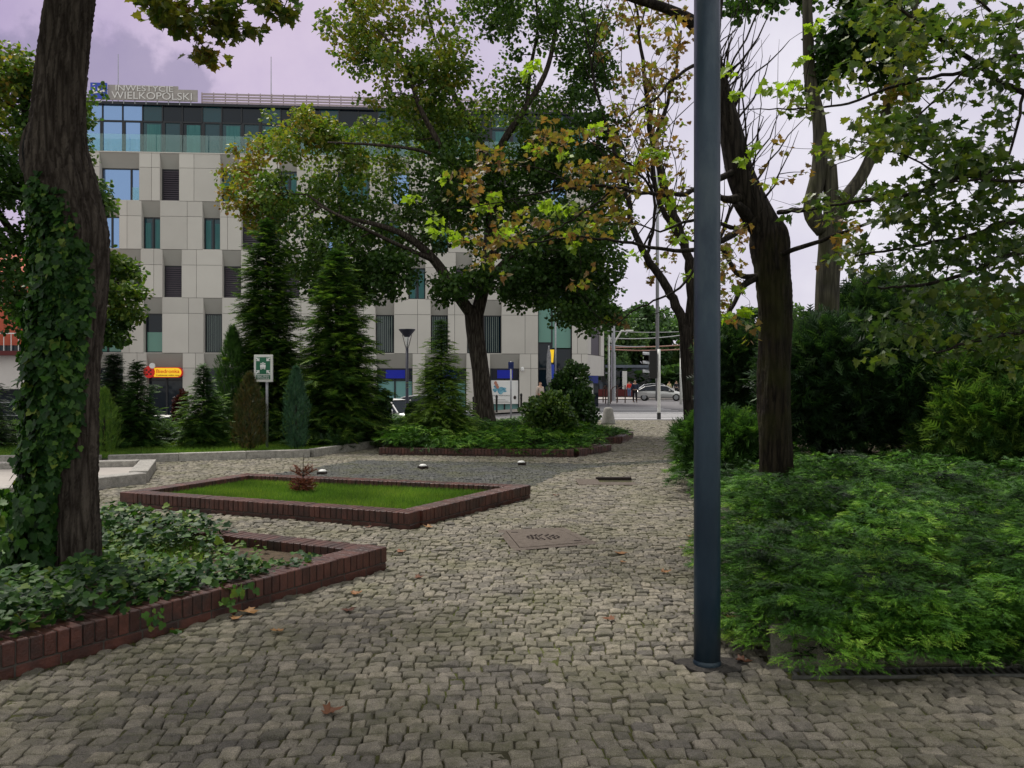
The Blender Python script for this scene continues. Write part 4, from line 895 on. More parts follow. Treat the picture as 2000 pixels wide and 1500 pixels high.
spruce('dark small spruce next to the ivy tree trunk', at(222, 19.2), hgt(690, 19.2), .58, M_['yew'], FROND_FAT, 2.4, (.2, 1.), lsize=1.3)
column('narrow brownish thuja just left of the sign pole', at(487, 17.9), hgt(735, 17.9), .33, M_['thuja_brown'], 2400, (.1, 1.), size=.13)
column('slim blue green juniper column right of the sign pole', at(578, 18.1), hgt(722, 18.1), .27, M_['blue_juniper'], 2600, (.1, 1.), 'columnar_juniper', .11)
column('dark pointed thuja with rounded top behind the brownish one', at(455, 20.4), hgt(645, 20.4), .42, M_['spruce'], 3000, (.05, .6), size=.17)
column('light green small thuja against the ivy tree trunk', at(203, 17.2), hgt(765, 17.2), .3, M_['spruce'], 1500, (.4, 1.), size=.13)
shrub('dark glossy laurel shrub at the end of the granite kerb', at(738, 21.), .36, .5, 1.25, M_['laurel'], 2400, BROAD, .09, (.0, .5))
shrub('loose laurel sprig in front of the parked white car', at(806, 22.), .26, .3, .95, M_['laurel'], 600, BROAD, .09, (.1, .7))
shrub('rounded light green shrub in the juniper bed', at(1082, 19.6), .85, .8, 1.32, M_['laurel'], 9000, BROAD, .075, (.2, 1.))
shrub('taller dark green shrub behind the rounded one', at(1116, 21.4), .78, .75, 1.92, M_['laurel'], 8000, BROAD, .09, (.0, .6))
shrub('low dark red barberry below the shop window', at(352, 23.), .2, .3, 1.35, M_['red_shrub'], 1800, BROAD, .08, (0, 1))
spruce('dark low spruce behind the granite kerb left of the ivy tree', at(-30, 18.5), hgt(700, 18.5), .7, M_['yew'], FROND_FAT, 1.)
# low junipers as ground cover
def carpet(label, test, n, x0, x1, y0, y1, zf, size, mat, tmpl=PLUME, vb=(.1, .95), updir=.35, name='juniper_ground_cover', bias=(0, -.4)):
    X = rng.uniform(x0, x1, n); Y = rng.uniform(y0, y1, n); ok = test(X, Y); X, Y = X[ok], Y[ok]; n = len(X)
    Z, f = zf(X, Y); lay = rng.random(n)**1.8; Z2 = Z*(1-lay*.55)
    D = norm(np.stack([rng.normal(bias[0], .8, n), rng.normal(bias[1], .8, n), rng.normal(updir, .25, n)], 1)); N = norm(np.array([0, 0, 1.])+rng.normal(0, .3, (n, 3)))
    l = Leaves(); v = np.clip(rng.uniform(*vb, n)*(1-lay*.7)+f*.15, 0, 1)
    l.put(tmpl, np.stack([X, Y, Z2], 1), D, N, rng.uniform(.65, 1.3, n)*size, v)
    return tag(l.build(name, mat), label, 'ground cover', kind='stuff')
def mid_z(X, Y):
    e = np.clip((Y-17.6)/1.0, .12, 1); f = np.sin(X*2.3+1)*np.sin(Y*2.1)+.5*np.sin(X*5+Y*3); return .12+.42*e*(.75+.25*f)*np.clip((3.9-X)/2, .45, 1), f
MIDIN = offset_poly(BED_MID, .22)
carpet('dark low planting beneath the conifer row behind the kerb', lambda X, Y: poly_in(X, Y, BED_BACK) & (Y > 18.6-.1*X*0) & ((Y > 19.6) | (X > -5.2)), 16000, -14, -3.4, 18, 24, lambda X, Y: (.12+.3*np.clip((Y-18.)/2, .2, 1)+0*X, np.sin(X*3+Y)), .28, M_['yew'], FROND_FAT, (.1, 1.))
BR_IN = [(1.60, 4.78), (6.7, 4.95), (14, 14.2), (14, 27.), (4.1, 27.), (3.4, 20), (2.75, 13.4), (2.3, 8.)]
EDGE = np.array([(1.46, 4.62), (2.12, 8.), (2.98, 13.4), (4.5, 20), (6.1, 27.)])
def rz(X, Y):
    ex = np.interp(Y, EDGE[:, 1], EDGE[:, 0]); d = np.minimum(X-ex, (Y-4.62-.03*(X-1.46))); e = np.clip((d+.22)/.7, 0, 1)**.6
    f = np.sin(X*3.3+1.3*np.sin(Y*1.7))*np.sin(Y*2.6+X*.8)+.5*np.sin(X*6.1-Y*4.2)
    return .16+(.36+.10*np.clip((Y-5)/4, 0, 1))*e*(.82+.20*f), f
TWIG = frond(3, R(38), .42, .22, .10, .18)
def boughs(label, pts, zf, mat, Lr, m, fs, bias, name, vb=(.15, 1.), spread=.9, arch=.35, tmpl=None, azs=None, vadd=None, lk=.55):
    """arching juniper boughs: flat fan shaped plates of short twigs on a curved axis"""
    X, Y = pts; n = len(X); Z, f = zf(X, Y); az = np.arctan2(bias[1], bias[0])+rng.normal(0, spread, n) if azs is None else azs; Ln = rng.uniform(*Lr, n)
    dirv = np.stack([np.cos(az), np.sin(az)], 1); lay = (rng.random(n)**1.3)*lk; s = np.sqrt(rng.random((n, m)))*.95+.05
    px0 = X[:, None]+dirv[:, 0:1]*Ln[:, None]*(s-.4); py0 = Y[:, None]+dirv[:, 1:2]*Ln[:, None]*(s-.4)
    zc = lambda s: Ln[:, None]*arch*(s*1.15-1.05*s*s)
    wid = .55*(1.12-s)*np.sqrt(s)                        # the plate is widest in the middle
    q_ = rng.uniform(-1, 1, (n, m)); lat = q_*wid*Ln[:, None]; px = px0-dirv[:, 1:2]*lat+dirv[:, 0:1]*np.abs(lat)*.5; py = py0+dirv[:, 0:1]*lat+dirv[:, 1:2]*np.abs(lat)*.5
    pz = (Z*(1-lay))[:, None]+zc(s)-np.abs(q_)*Ln[:, None]*.10+rng.normal(0, .008, (n, m))
    sa = az[:, None]+q_*.95+rng.normal(0, .32, (n, m)); el = arch*(1.1-1.7*s)*.7+rng.normal(.16, .25, (n, m))
    D = np.stack([np.cos(sa), np.sin(sa), el], -1).reshape(-1, 3); k = n*m
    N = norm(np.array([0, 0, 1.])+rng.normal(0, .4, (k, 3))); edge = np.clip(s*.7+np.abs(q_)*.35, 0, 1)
    v = rng.uniform(vb[0], vb[1], (n, 1))*(.25+.8*edge)*(1-lay[:, None]*1.15)+rng.normal(0, .07, (n, m))+(0 if vadd is None else vadd[:, None])  # tips tinted lighter, lower plates darker: highlight and shade put into the colour
    l = Leaves(); l.put(tmpl or TWIG, np.stack([px, py, pz], -1).reshape(-1, 3), D, N, (rng.uniform(.7, 1.3, (n, m))*fs).ravel(), np.clip(v, 0, 1).ravel())
    q = MB(); ss = np.array([0, .33, .66, .95])
    for i in range(0, n, 4): q.tube([(X[i]+dirv[i, 0]*Ln[i]*(t-.4), Y[i]+dirv[i, 1]*Ln[i]*(t-.4), Z[i]*(1-lay[i])+Ln[i]*arch*(t*1.15-1.05*t*t)-.01) for t in ss], [.004, .003, .002, .001], 4)
    o = l.build(name, mat); q.build('stem', M_['bark_dark'], o); return tag(o, label, 'ground cover', kind='stuff')
def rpts(n, x0, x1, y0, y1, test):
    X = rng.uniform(x0, x1, n); Y = rng.uniform(y0, y1, n); ok = test(X, Y); return X[ok], Y[ok]
def rz2(X, Y):
    ex = np.interp(Y, EDGE[:, 1], EDGE[:, 0]); d = np.minimum(X-ex, (Y-4.62-.03*(X-1.46))); e = np.clip((d+.30)/.8, 0.05, 1)**.55
    f = np.sin(X*4.3+1.6*np.sin(Y*2.1))*np.sin(Y*4.6+X*1.1)+.5*np.sin(X*7.1-Y*5.2)
    return .12+(.34+.12*np.clip((Y-5)/4, 0, 1))*e*(.70+.40*f), f
inside = lambda X, Y: (X > np.interp(Y, EDGE[:, 1], EDGE[:, 0])+.05) & (Y > 4.80+.03*(X-1.46)) & (X < .68*Y+1.5)
def mounds(label, x0, x1, y0, y1, step, test, mat, R0, R1, z0, z1, per, m, fs, Lr, name, base_n, vb=(.2, 1.), out=(-.35, -.8)):
    """overlapping parasol shaped shelves of juniper with open dark gaps below them"""
    gx, gy = np.meshgrid(np.arange(x0, x1, step), np.arange(y0, y1, step)); cx = (gx+rng.uniform(-.5, .5, gx.shape)*step).ravel(); cy = (gy+rng.uniform(-.5, .5, gx.shape)*step).ravel()
    ok = test(cx, cy) & (rng.random(len(cx)) > .14); cx, cy = cx[ok], cy[ok]
    if x0 < 1.5: cx = np.append(cx, [1.74, 2.15, 1.9, 1.72]); cy = np.append(cy, [4.96, 4.90, 5.35, 5.6])
    n = len(cx); Rm = rng.uniform(R0, R1, n)
    ex = np.interp(cy, EDGE[:, 1], EDGE[:, 0]); rise = np.clip(np.minimum(cx-ex, cy-4.62)/.5, .25, 1)
    zt_ = (z0+(z1-z0)*rng.random(n)**.8)*(.72+.28*rise)
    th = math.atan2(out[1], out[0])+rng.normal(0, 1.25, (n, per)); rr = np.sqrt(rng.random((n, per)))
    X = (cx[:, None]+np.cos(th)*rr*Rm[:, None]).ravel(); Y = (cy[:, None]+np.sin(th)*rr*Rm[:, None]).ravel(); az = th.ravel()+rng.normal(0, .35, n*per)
    Z = (zt_[:, None]+.05-(rr**2.2)*.27*(Rm[:, None]/.4)-rng.random((n, per))*.05).ravel(); vm = np.repeat(rng.normal(0, .10, n), per)+.42*(rr.ravel()-.62)  # rim tinted lighter than the centre, painting highlights onto the shelf edges
    boughs(label, (X, Y), lambda a_, b_: (Z, 0*Z), mat, Lr, m, fs, out, name, vb, 0, .22, None, az, vm, .12)
    if base_n:
        bx, by = rpts(base_n, x0, x1, y0, y1, test); boughs(label.replace('juniper', 'shade-tinted under layer of the juniper', 1), (bx, by), lambda a_, b_: (rng.uniform(.12, .30, len(a_)), 0*a_), mat, (Lr[0]*1.2, Lr[1]*1.3), max(12, m//2), fs*1.4, out, name, (.0, .12), 1.2, .15)  # near-black tints paint the shade below the shelves into this layer
inside2 = lambda X, Y: (X > np.interp(Y, EDGE[:, 1], EDGE[:, 0])+.02) & (Y > 4.66+.03*(X-1.46)) & (X < .68*Y+1.5)
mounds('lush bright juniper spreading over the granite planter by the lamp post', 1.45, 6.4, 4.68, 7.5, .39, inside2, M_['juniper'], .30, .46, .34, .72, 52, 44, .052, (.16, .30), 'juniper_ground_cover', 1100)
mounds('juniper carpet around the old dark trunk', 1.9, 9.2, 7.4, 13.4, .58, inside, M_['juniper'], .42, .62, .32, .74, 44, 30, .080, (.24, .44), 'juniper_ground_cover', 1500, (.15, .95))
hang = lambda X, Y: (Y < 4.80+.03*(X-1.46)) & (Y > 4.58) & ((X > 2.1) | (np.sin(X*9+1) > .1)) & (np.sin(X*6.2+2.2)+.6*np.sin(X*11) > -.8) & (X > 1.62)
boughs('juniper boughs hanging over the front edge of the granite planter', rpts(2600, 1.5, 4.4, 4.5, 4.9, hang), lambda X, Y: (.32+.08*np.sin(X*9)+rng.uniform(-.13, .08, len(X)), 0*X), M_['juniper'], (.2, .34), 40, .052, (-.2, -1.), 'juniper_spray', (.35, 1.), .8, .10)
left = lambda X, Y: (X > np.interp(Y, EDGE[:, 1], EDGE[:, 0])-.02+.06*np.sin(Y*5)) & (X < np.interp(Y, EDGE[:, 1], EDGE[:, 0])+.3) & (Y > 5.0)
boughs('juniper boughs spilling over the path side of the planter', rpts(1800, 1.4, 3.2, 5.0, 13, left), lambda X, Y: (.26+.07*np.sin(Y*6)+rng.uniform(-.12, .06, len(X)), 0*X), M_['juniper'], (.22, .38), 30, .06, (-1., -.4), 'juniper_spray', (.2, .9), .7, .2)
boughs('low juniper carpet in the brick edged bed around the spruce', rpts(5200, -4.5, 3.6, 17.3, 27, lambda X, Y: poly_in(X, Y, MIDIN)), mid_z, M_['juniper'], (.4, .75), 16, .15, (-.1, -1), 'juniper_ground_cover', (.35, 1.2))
# dark yew masses and conifers at right
YG = 'dark yews behind the junipers'
shrub('broad almost black yew directly behind the old dark trunk', at(1620, 12.6, .1), 1.25, 1.1, 2.7, M_['yew'], 16000, FROND_FAT, .24, (.0, .7), 'yew_shrub', 'yew', 16)
shrub('black green yew right of the pollarded trunk', at(1790, 12.2, .1), 1.3, 1.1, 2.2, M_['yew'], 15000, FROND_FAT, .24, (.0, .7), 'yew_shrub', 'yew', 16)
shrub('dark yew in the gap between lamp post and old trunk', at(1440, 14.5, .1), .75, .9, 2.5, M_['yew'], 9000, FROND_FAT, .24, (.0, .75), 'yew_shrub', 'yew', 12)
shrub('tall rear yew topping the dark hedge', at(1680, 15.5, .1), 1.7, 1.2, 3.6, M_['yew'], 15000, FROND_FAT, .28, (.0, .8), 'yew_shrub', 'yew', 16)
shrub('green bushy thuja mass at the right edge of the view', at(1950, 11.2, .1), 1.0, 1.0, 2.3, M_['spruce'], 12000, FROND_FAT, .24, (.2, .9), 'thuja_shrub', 'thuja', 12)
shrub('mid green shrub above the yews near the right edge', at(1860, 16., .1), 1.8, 1.2, 3.5, M_['far'], 9000, BROAD, .16, (.0, .7), 'tall_shrub', 'shrub', 14)
shrub('dark spiky shrub peeking out left of the lamp post', at(1362, 12.8, .08), .42, .45, .82, M_['spruce'], 2600, PLUME, .26, (.0, .6), 'juniper_shrub', 'juniper', 8)
shrub('lower green yew filling between trunk and junipers', at(1420, 11.8, .1), .7, .6, 1.0, M_['spruce'], 4500, FROND_FAT, .2, (.0, .6), 'yew_shrub', 'yew', 8)

# dead seedling in the lawn
sb = G(592, 962, .08); root = empty('dead_spruce_seedling', sb, 0, 'rust brown dried out spruce seedling in the small lawn', 'seedling')
m = MB(); m.tube([(0, 0, 0), (0, 0, .3), (.005, 0, .52)], [.012, .007, .003], 6)
l = Leaves(); Pn, D = [], []
for z, r_, nb in [(.02, .17, 11), (.06, .17, 11), (.1, .15, 10), (.14, .12, 8), (.22, .16, 6), (.27, .12, 5)]:
    for i in range(nb):
        a = 2*PI*i/nb+rng.uniform(0, .5); e = Vector((math.cos(a)*r_, math.sin(a)*r_, .09 if z > .2 else .05)); m.tube([(0, 0, z), (e.x, e.y, z+e.z)], [.005, .003], 4)
        for s in np.linspace(.2, 1, 12): Pn.append((e.x*s, e.y*s, z+e.z*s)); D.append((e.x/r_+rng.normal(0, .6), e.y/r_+rng.normal(0, .6), .5+rng.normal(0, .4)))
l.put((BLADE[0]*np.array([1, 1.2, 1]), BLADE[1]), np.array(Pn*3), np.array(D*3)+rng.normal(0, .5, (len(D)*3, 3)), rdir(len(D)*3), rng.uniform(.045, .08, len(D)*3), rng.random(len(D)*3))
m.build('stem', M_['bark'], root); l.build('needles', M_['dead'], root)
# ------------------------------------------------------------------ far trees
def far_tree(label, px, Y, top, w, v=(.1, .9), name='broadleaf_tree', group='trees across the junction'):
    z0 = float(zs(np.array((px-1000)*Y/F_), np.array(Y))); h = hgt(top, Y, z0); r = w/2*Y/F_
    root = empty(name, at(px, Y, z0), 0, label, 'tree', group); m = MB(); m.tube([(0, 0, 0), (0, 0, h*.4), (.2, 0, h*.85)], [.35, .28, .08], 8)
    l = Leaves()
    for i in range(26):
        a = rng.uniform(0, 2*PI); s = rng.random()**.5; zc = h*rng.uniform(.25, .93); k_ = math.sqrt(max(.15, 1-((zc/h-.55)/.5)**2)); c = np.array([math.cos(a)*r*s*k_, math.sin(a)*r*s*k_*.8, zc])
        m.tube([(0, 0, zc*.5), tuple(c*np.array([.6, .6, .9])), tuple(c)], [.12, .07, .02], 5)
        n = 380; q = rdir(n); rad = r*rng.uniform(.25, .42); Pn = c+q*rad*rng.uniform(.5, 1.1, (n, 1))*np.array([1, 1, .75]); Pn[:, 2] = np.maximum(Pn[:, 2], .8)
        l.put(BROAD, Pn, norm(q+rng.normal(0, .7, (n, 3))), norm(q+rng.normal(0, .5, (n, 3))+np.array([0, 0, .5])), rng.uniform(.25, .5, n)*(Y/90)**.5, np.clip(rng.uniform(*v, n)+rng.normal(0, .1), 0, 1))
    m.build('trunk', M_['bark_dark'], root); l.build('crown', M_['far'], root); return root
for i, (px, Y, top, w, v, lab) in enumerate([(1195, 96, 598, 110, (.1, .8), 'dark round tree just right of the office corner'), (1262, 100, 588, 120, (.0, .5), 'dark tree behind the traffic light'), (1330, 104, 610, 120, (.3, 1.), 'light green tree behind the curved street lamp'),
     (1410, 98, 600, 120, (.1, .8), 'far tree hidden behind lamp post and trunk'), (1500, 100, 590, 130, (.1, .8), 'far tree visible right of the old trunk'), (1150, 108, 640, 100, (.1, .6), 'far tree rising behind the office corner'), (1820, 60, 560, 240, (.1, .8), 'rounded tree behind the shrubs at right'), (1980, 58, 570, 220, (.1, .7), 'far tree at the right picture edge'), (1700, 62, 610, 200, (.1, .7), 'lower far tree behind the pollarded trunk')]):
    far_tree(lab, px, Y, top, w, v)
hs = MB()
shrubs_far = carpet('far hedge mass closing the street behind the parked cars', lambda X, Y: X > 6, 9000, 6, 70, 92, 97, lambda X, Y: (2.6+.5*np.sin(X*.7)+0*Y, np.sin(X*2)), 1.1, M_['far'], BROAD, (.0, .6), name='hedge')

# ------------------------------------------------------------------ office block
FL = Vector((-850/1600*49.4, 49.4)); FR = Vector((148/1600*51.6, 51.6)); FD = (FR-FL); FLEN = FD.length; FD.normalize()
def fu(px):   # ray through column px meets the facade plane
    s = (px-1000)/F_; a = FL; return (s*a.y-a.x)/(FD.x-s*FD.y)
def fY(u): return FL.y+FD.y*u
office = empty('office_building', (FL.x, FL.y, 0), math.atan2(FD.y, FD.x), 'six storey office block with pale panels, staggered windows and a glazed top floor', 'building')
DEP = 16.0
ZL = [15.54, 12.60, 9.66, 6.72, 3.36]           # floor lines below the glazed top floor
HD = [14.62, 11.67, 8.72, 5.78, 2.45]           # window heads
ROWS = [
 [(194,272,'gsky',1),(312,350,'blind',0),(430,467,'gteal',0),(545,580,'gteal',0),(658,722,'gteal',1),(765,800,'gsky',0),(870,904,'blind',0),(962,1011,'blind',1),(1075,1108,'gsky',0)],
 [(160,233,'gsky',1),(276,313,'gteal',0),(395,430,'gteal',0),(471,546,'blind',1),(637,671,'gsky',0),(748,782,'gteal',0),(843,876,'gteal',0),(945,978,'gsky',0),(1050,1082,'gteal',0)],
 [(200,275,'blind',1),(317,355,'blind',0),(434,471,'blind',0),(537,585,'blind',1),(690,724,'gteal',0),(797,831,'gteal',0),(890,923,'blind',0),(985,1018,'gteal',0),(1082,1116,'gsky',0)],
 [(175,237,'ggreen',1),(280,317,'gdark',0),(397,434,'vblind',0),(507,543,'vblind',0),(660,697,'vblind',0),(733,770,'vblind',0),(841,875,'vblind',0),(912,980,'vblind',1)],
 [(175,240,'gdark',1),(286,357,'gdark',1),(398,470,'gdark',1),(540,610,'gdark',1),(650,700,'gdark',0),(735,806,'gshop',1),(830,911,'gshop',1),(957,1015,'gshop',1)],
]
wall = MB(); wall_back = MB(); REC = .38
ATR0, ATR1 = fu(1051), fu(1117)
def panel(u0, u1, z0, z1, y=0., th=.06, g=.011):
    if u1-u0 > .06 and z1-z0 > .06: wall.box(u0+g, u1-g, y, y+th, z0+g, z1-g, rng.random())
BOT = -2.4
for r, row in enumerate(ROWS):
    zt_ = ZL[r]; zh = HD[r]; zb = ZL[r+1] if r < 4 else BOT
    us = [(fu(a), fu(b_), k_, w) for a, b_, k_, w in row]
    lim = FLEN if r < 3 else ATR0
    if r >= 3: pass
    cur = 0.0
    solids = []
    for a, b_, k_, w in us:
        if a > cur: solids.append((cur, a))
        cur = b_
    solids.append((cur, lim))
    if r >= 3: solids.append((ATR1, FLEN))
    for a, b_ in solids:
        wall_back.box(a+.004, b_-.004, .075, .12, zb+.004, zt_-.004)
        # reveals of the neighbouring openings
        wall_back.box(a+.004, a+.02, .12, REC+.1, zb+.004, zt_-.004); wall_back.box(b_-.02, b_-.004, .12, REC+.1, zb+.004, zt_-.004)
        w_ = b_-a; n = max(1, round(w_/1.15)); cuts = [a]
        if w_ > 1.6:
            f = [.0, .36, 1.0] if n <= 2 else [0, .22, .62, .80, 1.0]
            if r % 2: f = [1-q for q in f][::-1]
            cuts = [a+w_*q for q in f]
        else: cuts = [a, b_] if w_ < .9 else [a, a+w_*(.35 if r % 2 else .6), b_]
        for c0, c1 in zip(cuts[:-1], cuts[1:]):
            if r == 4:
                zq = [zb, 0.0, zh, zt_]
            else: zq = [zb, zh, zt_]
            for q0, q1 in zip(zq[:-1], zq[1:]): panel(c0, c1, q0, q1)
    for a, b_, k_, w in us:
        # tilted spandrel: leans inwards from the floor line down to the window head
        sp = MB(); g = .012
        sp.add([(a+g, .0, zt_-.018), (b_-g, .0, zt_-.018), (b_-g, REC-.02, zh), (a+g, REC-.02, zh), (a+g, .06, zt_-.018), (b_-g, .06, zt_-.018), (b_-g, REC+.05, zh), (a+g, REC+.05, zh)],
               [(0, 3, 2, 1), (4, 5, 6, 7), (0, 1, 5, 4), (1, 2, 6, 5), (2, 3, 7, 6), (3, 0, 4, 7)], rng.random())
        sp.build('spandrel_panel', M_['spandrel'], office)
        lo = zb if r < 4 else -1.9
        if r < 4: wall.box(a+.004, b_-.004, .02, REC+.06, zb-.012, zb+.028, .5)       # sill
        # cheeks
        wall.add([(a-.016, .0, zt_-.02), (a-.016, REC+.02, zh), (a-.016, REC+.02, lo+.03), (a-.016, .0, lo+.03), (a+.006, .0, zt_-.02), (a+.006, REC+.02, zh), (a+.006, REC+.02, lo+.03), (a+.006, .0, lo+.03)],
                 [(0, 1, 2, 3), (7, 6, 5, 4), (0, 4, 5, 1), (1, 5, 6, 2), (2, 6, 7, 3), (3, 7, 4, 0)], .4)
        wall.add([(b_-.006, .0, zt_-.02), (b_-.006, REC+.02, zh), (b_-.006, REC+.02, lo+.03), (b_-.006, .0, lo+.03), (b_+.016, .0, zt_-.02), (b_+.016, REC+.02, zh), (b_+.016, REC+.02, lo+.03), (b_+.016, .0, lo+.03)],
                 [(0, 1, 2, 3), (7, 6, 5, 4), (0, 4, 5, 1), (1, 5, 6, 2), (2, 6, 7, 3), (3, 7, 4, 0)], .4)
        z0, z1 = lo+.03, zh-.003; f = MB(); t_ = .065
        yy0, yy1 = REC, REC+.08
        f.box(a+.01, b_-.01, yy0, yy1, z0, z0+t_); f.box(a+.01, b_-.01, yy0, yy1, z1-t_, z1)
        f.box(a+.01, a+.01+t_, yy0, yy1, z0+t_, z1-t_); f.box(b_-.01-t_, b_-.01, yy0, yy1, z0+t_, z1-t_)
        ms = []
        if w: ms = [a+(b_-a)*(.74 if r < 3 else .5)]
        elif k_ in ('gteal',): ms = [a+(b_-a)*.52]
        for q in ms: f.box(q-.05, q+.05, yy0-.01, yy1-.005, z0+t_, z1-t_)
        if r == 4: f.box(a+.01+t_, b_-.01-t_, yy0-.012, yy1-.006, z1-.78, z1-.70)
        wo_ = f.build('window', M_['frame'], office)
        gm = M_[k_] if k_.startswith('g') else M_['gdark']
        pn = MB(); pn.box(a+.02, b_-.02, yy1-.03, yy1-.015, z0+.01, z1-.01); pn.build('pane', gm, wo_)
        if r == 0 and k_ == 'gsky' and w:
            c = MB(); c.box(ms[0]+.06, b_-.09, yy0-.03, yy0-.02, z0+.03, z0+.85); c.build('glass_guard', M_['clear'], wo_)
        if k_ == 'gteal':
            for (s0, s1) in ((.1, .38), (.62, .9)):
                c = MB(); c.box(a+(b_-a)*s0, a+(b_-a)*s1, yy1-.045, yy1-.034, z0+.07, z1-.10-.3*rng.random()); c.build('curtain', M_['curtain'], wo_)
        if k_ == 'blind':
            c = MB(); nb = 14
            for i in range(nb):
                q0 = z0+t_+(z1-z0-2*t_)*i/nb; q1 = q0+(z1-z0-2*t_)/nb-.02
                c.add([(a+.08, yy0-.02, q0), (b_-.08, yy0-.02, q0), (b_-.08, yy0+.035, q1), (a+.08, yy0+.035, q1)], [(0, 1, 2, 3)])
            c.build('blind', M_['blind'], wo_)
        if k_ == 'vblind':
            c = MB(); n = int((b_-a)/.13)
            for i in range(n):
                q = a+.1+(b_-a-.2)*i/n; c.box(q, q+.035+.03*rng.random(), yy1-.05, yy1-.038, z0+.07, z1-.07)
            c.build('blind', M_['vblind'], wo_)
        if r == 3 and k_ == 'gdark':
            c = MB(); c.box(a+.09, b_-.09, yy1-.045, yy1-.035, z0+.07, z0+1.25); c.build('window_film', M_['ggreen'], wo_)
        if r == 4 and k_ == 'gshop':
            c = MB(); c.box(a+.09, b_-.09, yy0-.06, yy0-.03, z1-.68, z1-.02); c.build('shop_band', M_['navy'], wo_)
            c = MB(); c.box(a+(b_-a)*.25, a+(b_-a)*.78, yy0-.085, yy0-.063, z1-.62, z1-.10); c.build('blue_sign_panel', M_['shopblue'], wo_)  # plain unlit blue panel in the middle of the navy band
wall_o = wall.build('wall', M_['clad'], office)
# core volume behind the cladding
core = MB(); core.box(.1, FLEN-.1, REC+.2, DEP, BOT, ZL[0]-.02); core.box(.0, .06, .13, DEP, BOT, ZL[0]-.02)
wall_back.build('wall_backing', M_['backing'], office); core.build('core', M_['backing'], office)
# glazed atrium column
at_ = MB(); w0, w1 = ATR0, ATR1
at_.box(w0, w1, .30, .34, BOT, 5.9); 
ao = empty('atrium_glazing', (0, 0, 0)); ao.parent = office
def gl_(x0, x1, z0, z1, mat, nm='pane', y=.24):
    q = MB(); q.box(x0, x1, y, y+.03, z0, z1); q.build(nm, mat, ao)
um = w0+(w1-w0)*.42
gl_(w0+.05, um-.04, 4.1, 6.7, M_['ggreen']); gl_(um+.04, w1-.05, 3.75, 6.7, M_['ggreen']); gl_(w0+.05, um-.04, 2.5, 4.02, M_['gdark']); gl_(um+.04, w1-.05, 2.5, 3.67, M_['gdark']); gl_(w0+.05, w1-.05, -.3, 2.36, M_['gdark'])
f = MB(); f.box(w0, w0+.05, .2, .3, BOT, 6.7); f.box(w1-.05, w1, .2, .3, BOT, 6.7); f.box(um-.04, um+.04, .2, .3, 2.5, 6.7); f.box(w0+.05, w1-.05, .2, .3, 2.37, 2.49); f.build('frame', M_['frame'], ao)
f = MB(); f.box(w0+.05, um-.04, .19, .27, 4.03, 4.09); f.build('transom', M_['frame'], ao)
# side face beyond the corner, built in world space offsets
sx0, sx1 = FLEN, FLEN+1.9
sd_ = MB()
for (za, zb_) in ((15.54, 12.6), (12.6, 9.66), (9.66, 6.72), (6.72, 3.36), (3.36, 2.0)):
    for (t0, t1, solid) in ((0, .22, 1), (.22, .8, 0), (.8, 1, 1)):
        y0_, y1_ = .3+4.4*t0, .3+4.4*t1; x0_, x1_ = sx0+(sx1-sx0)*t0, sx0+(sx1-sx0)*t1
        def sq(z0, z1, off=0, m=sd_): m.add([(x0_-off, y0_, z0), (x1_-off, y1_, z0), (x1_-off, y1_, z1), (x0_-off, y0_, z1), (x0_-off-.1, y0_+.05, z0), (x1_-off-.1, y1_+.05, z0), (x1_-off-.1, y1_+.05, z1), (x0_-off-.1, y0_+.05, z1)], [(0, 1, 2, 3), (7, 6, 5, 4), (0, 4, 5, 1), (1, 5, 6, 2), (2, 6, 7, 3), (3, 7, 4, 0)], rng.random())
        if solid or za < 4: sq(zb_+.02, za-.02)
        else:
            sq(za-.5, za-.02)
            w = MB(); x0_, x1_ = x0_-.12, x1_-.12; sq(zb_+.02, za-.5, 0, w); w.build('window', M_['blind'], office)
sd_.build('side_wall', M_['clad'], office)
under = MB(); under.prism([(ATR1+.2, .4), (FLEN, .3), (sx1-.1, 4.7), (ATR1+.2, 5.2)], 2.0, 2.06); under.build('soffit', M_['spandrel'], office)
lowp = MB(); lowp.box(ATR1+.05, FLEN-.06, -.03, .02, 2.02, 2.6); 
# small blue shop sign under the corner
sg = empty('corner_sign', (0, 0, 0)); sg.parent = office
q = MB(); q.box(fu(1132), fu(1171), .5, .62, 1.52, 2.0); q.build('panel', pmat('corner sign blue', (.02, .035, .22), None, rough=.4), sg)
q = MB(); q.box(fu(1135), fu(1138), .46, .5, 1.6, 1.92); q.build('mark', M_['white'], sg); text_mesh('lettering', 'bank', .34, M_['white'], sg, ((fu(1139)+fu(1149))/2, .48, 1.75))
q = MB(); q.box(fu(1152), fu(1163), .8, 1.1, -.3, 1.5); q.build('pillar', M_['offwhite'], office)
q = MB(); q.box(ATR1, fu(1185), 3., 3.1, -.3, 2.0); q.build('shop_front', M_['gdark'], office)
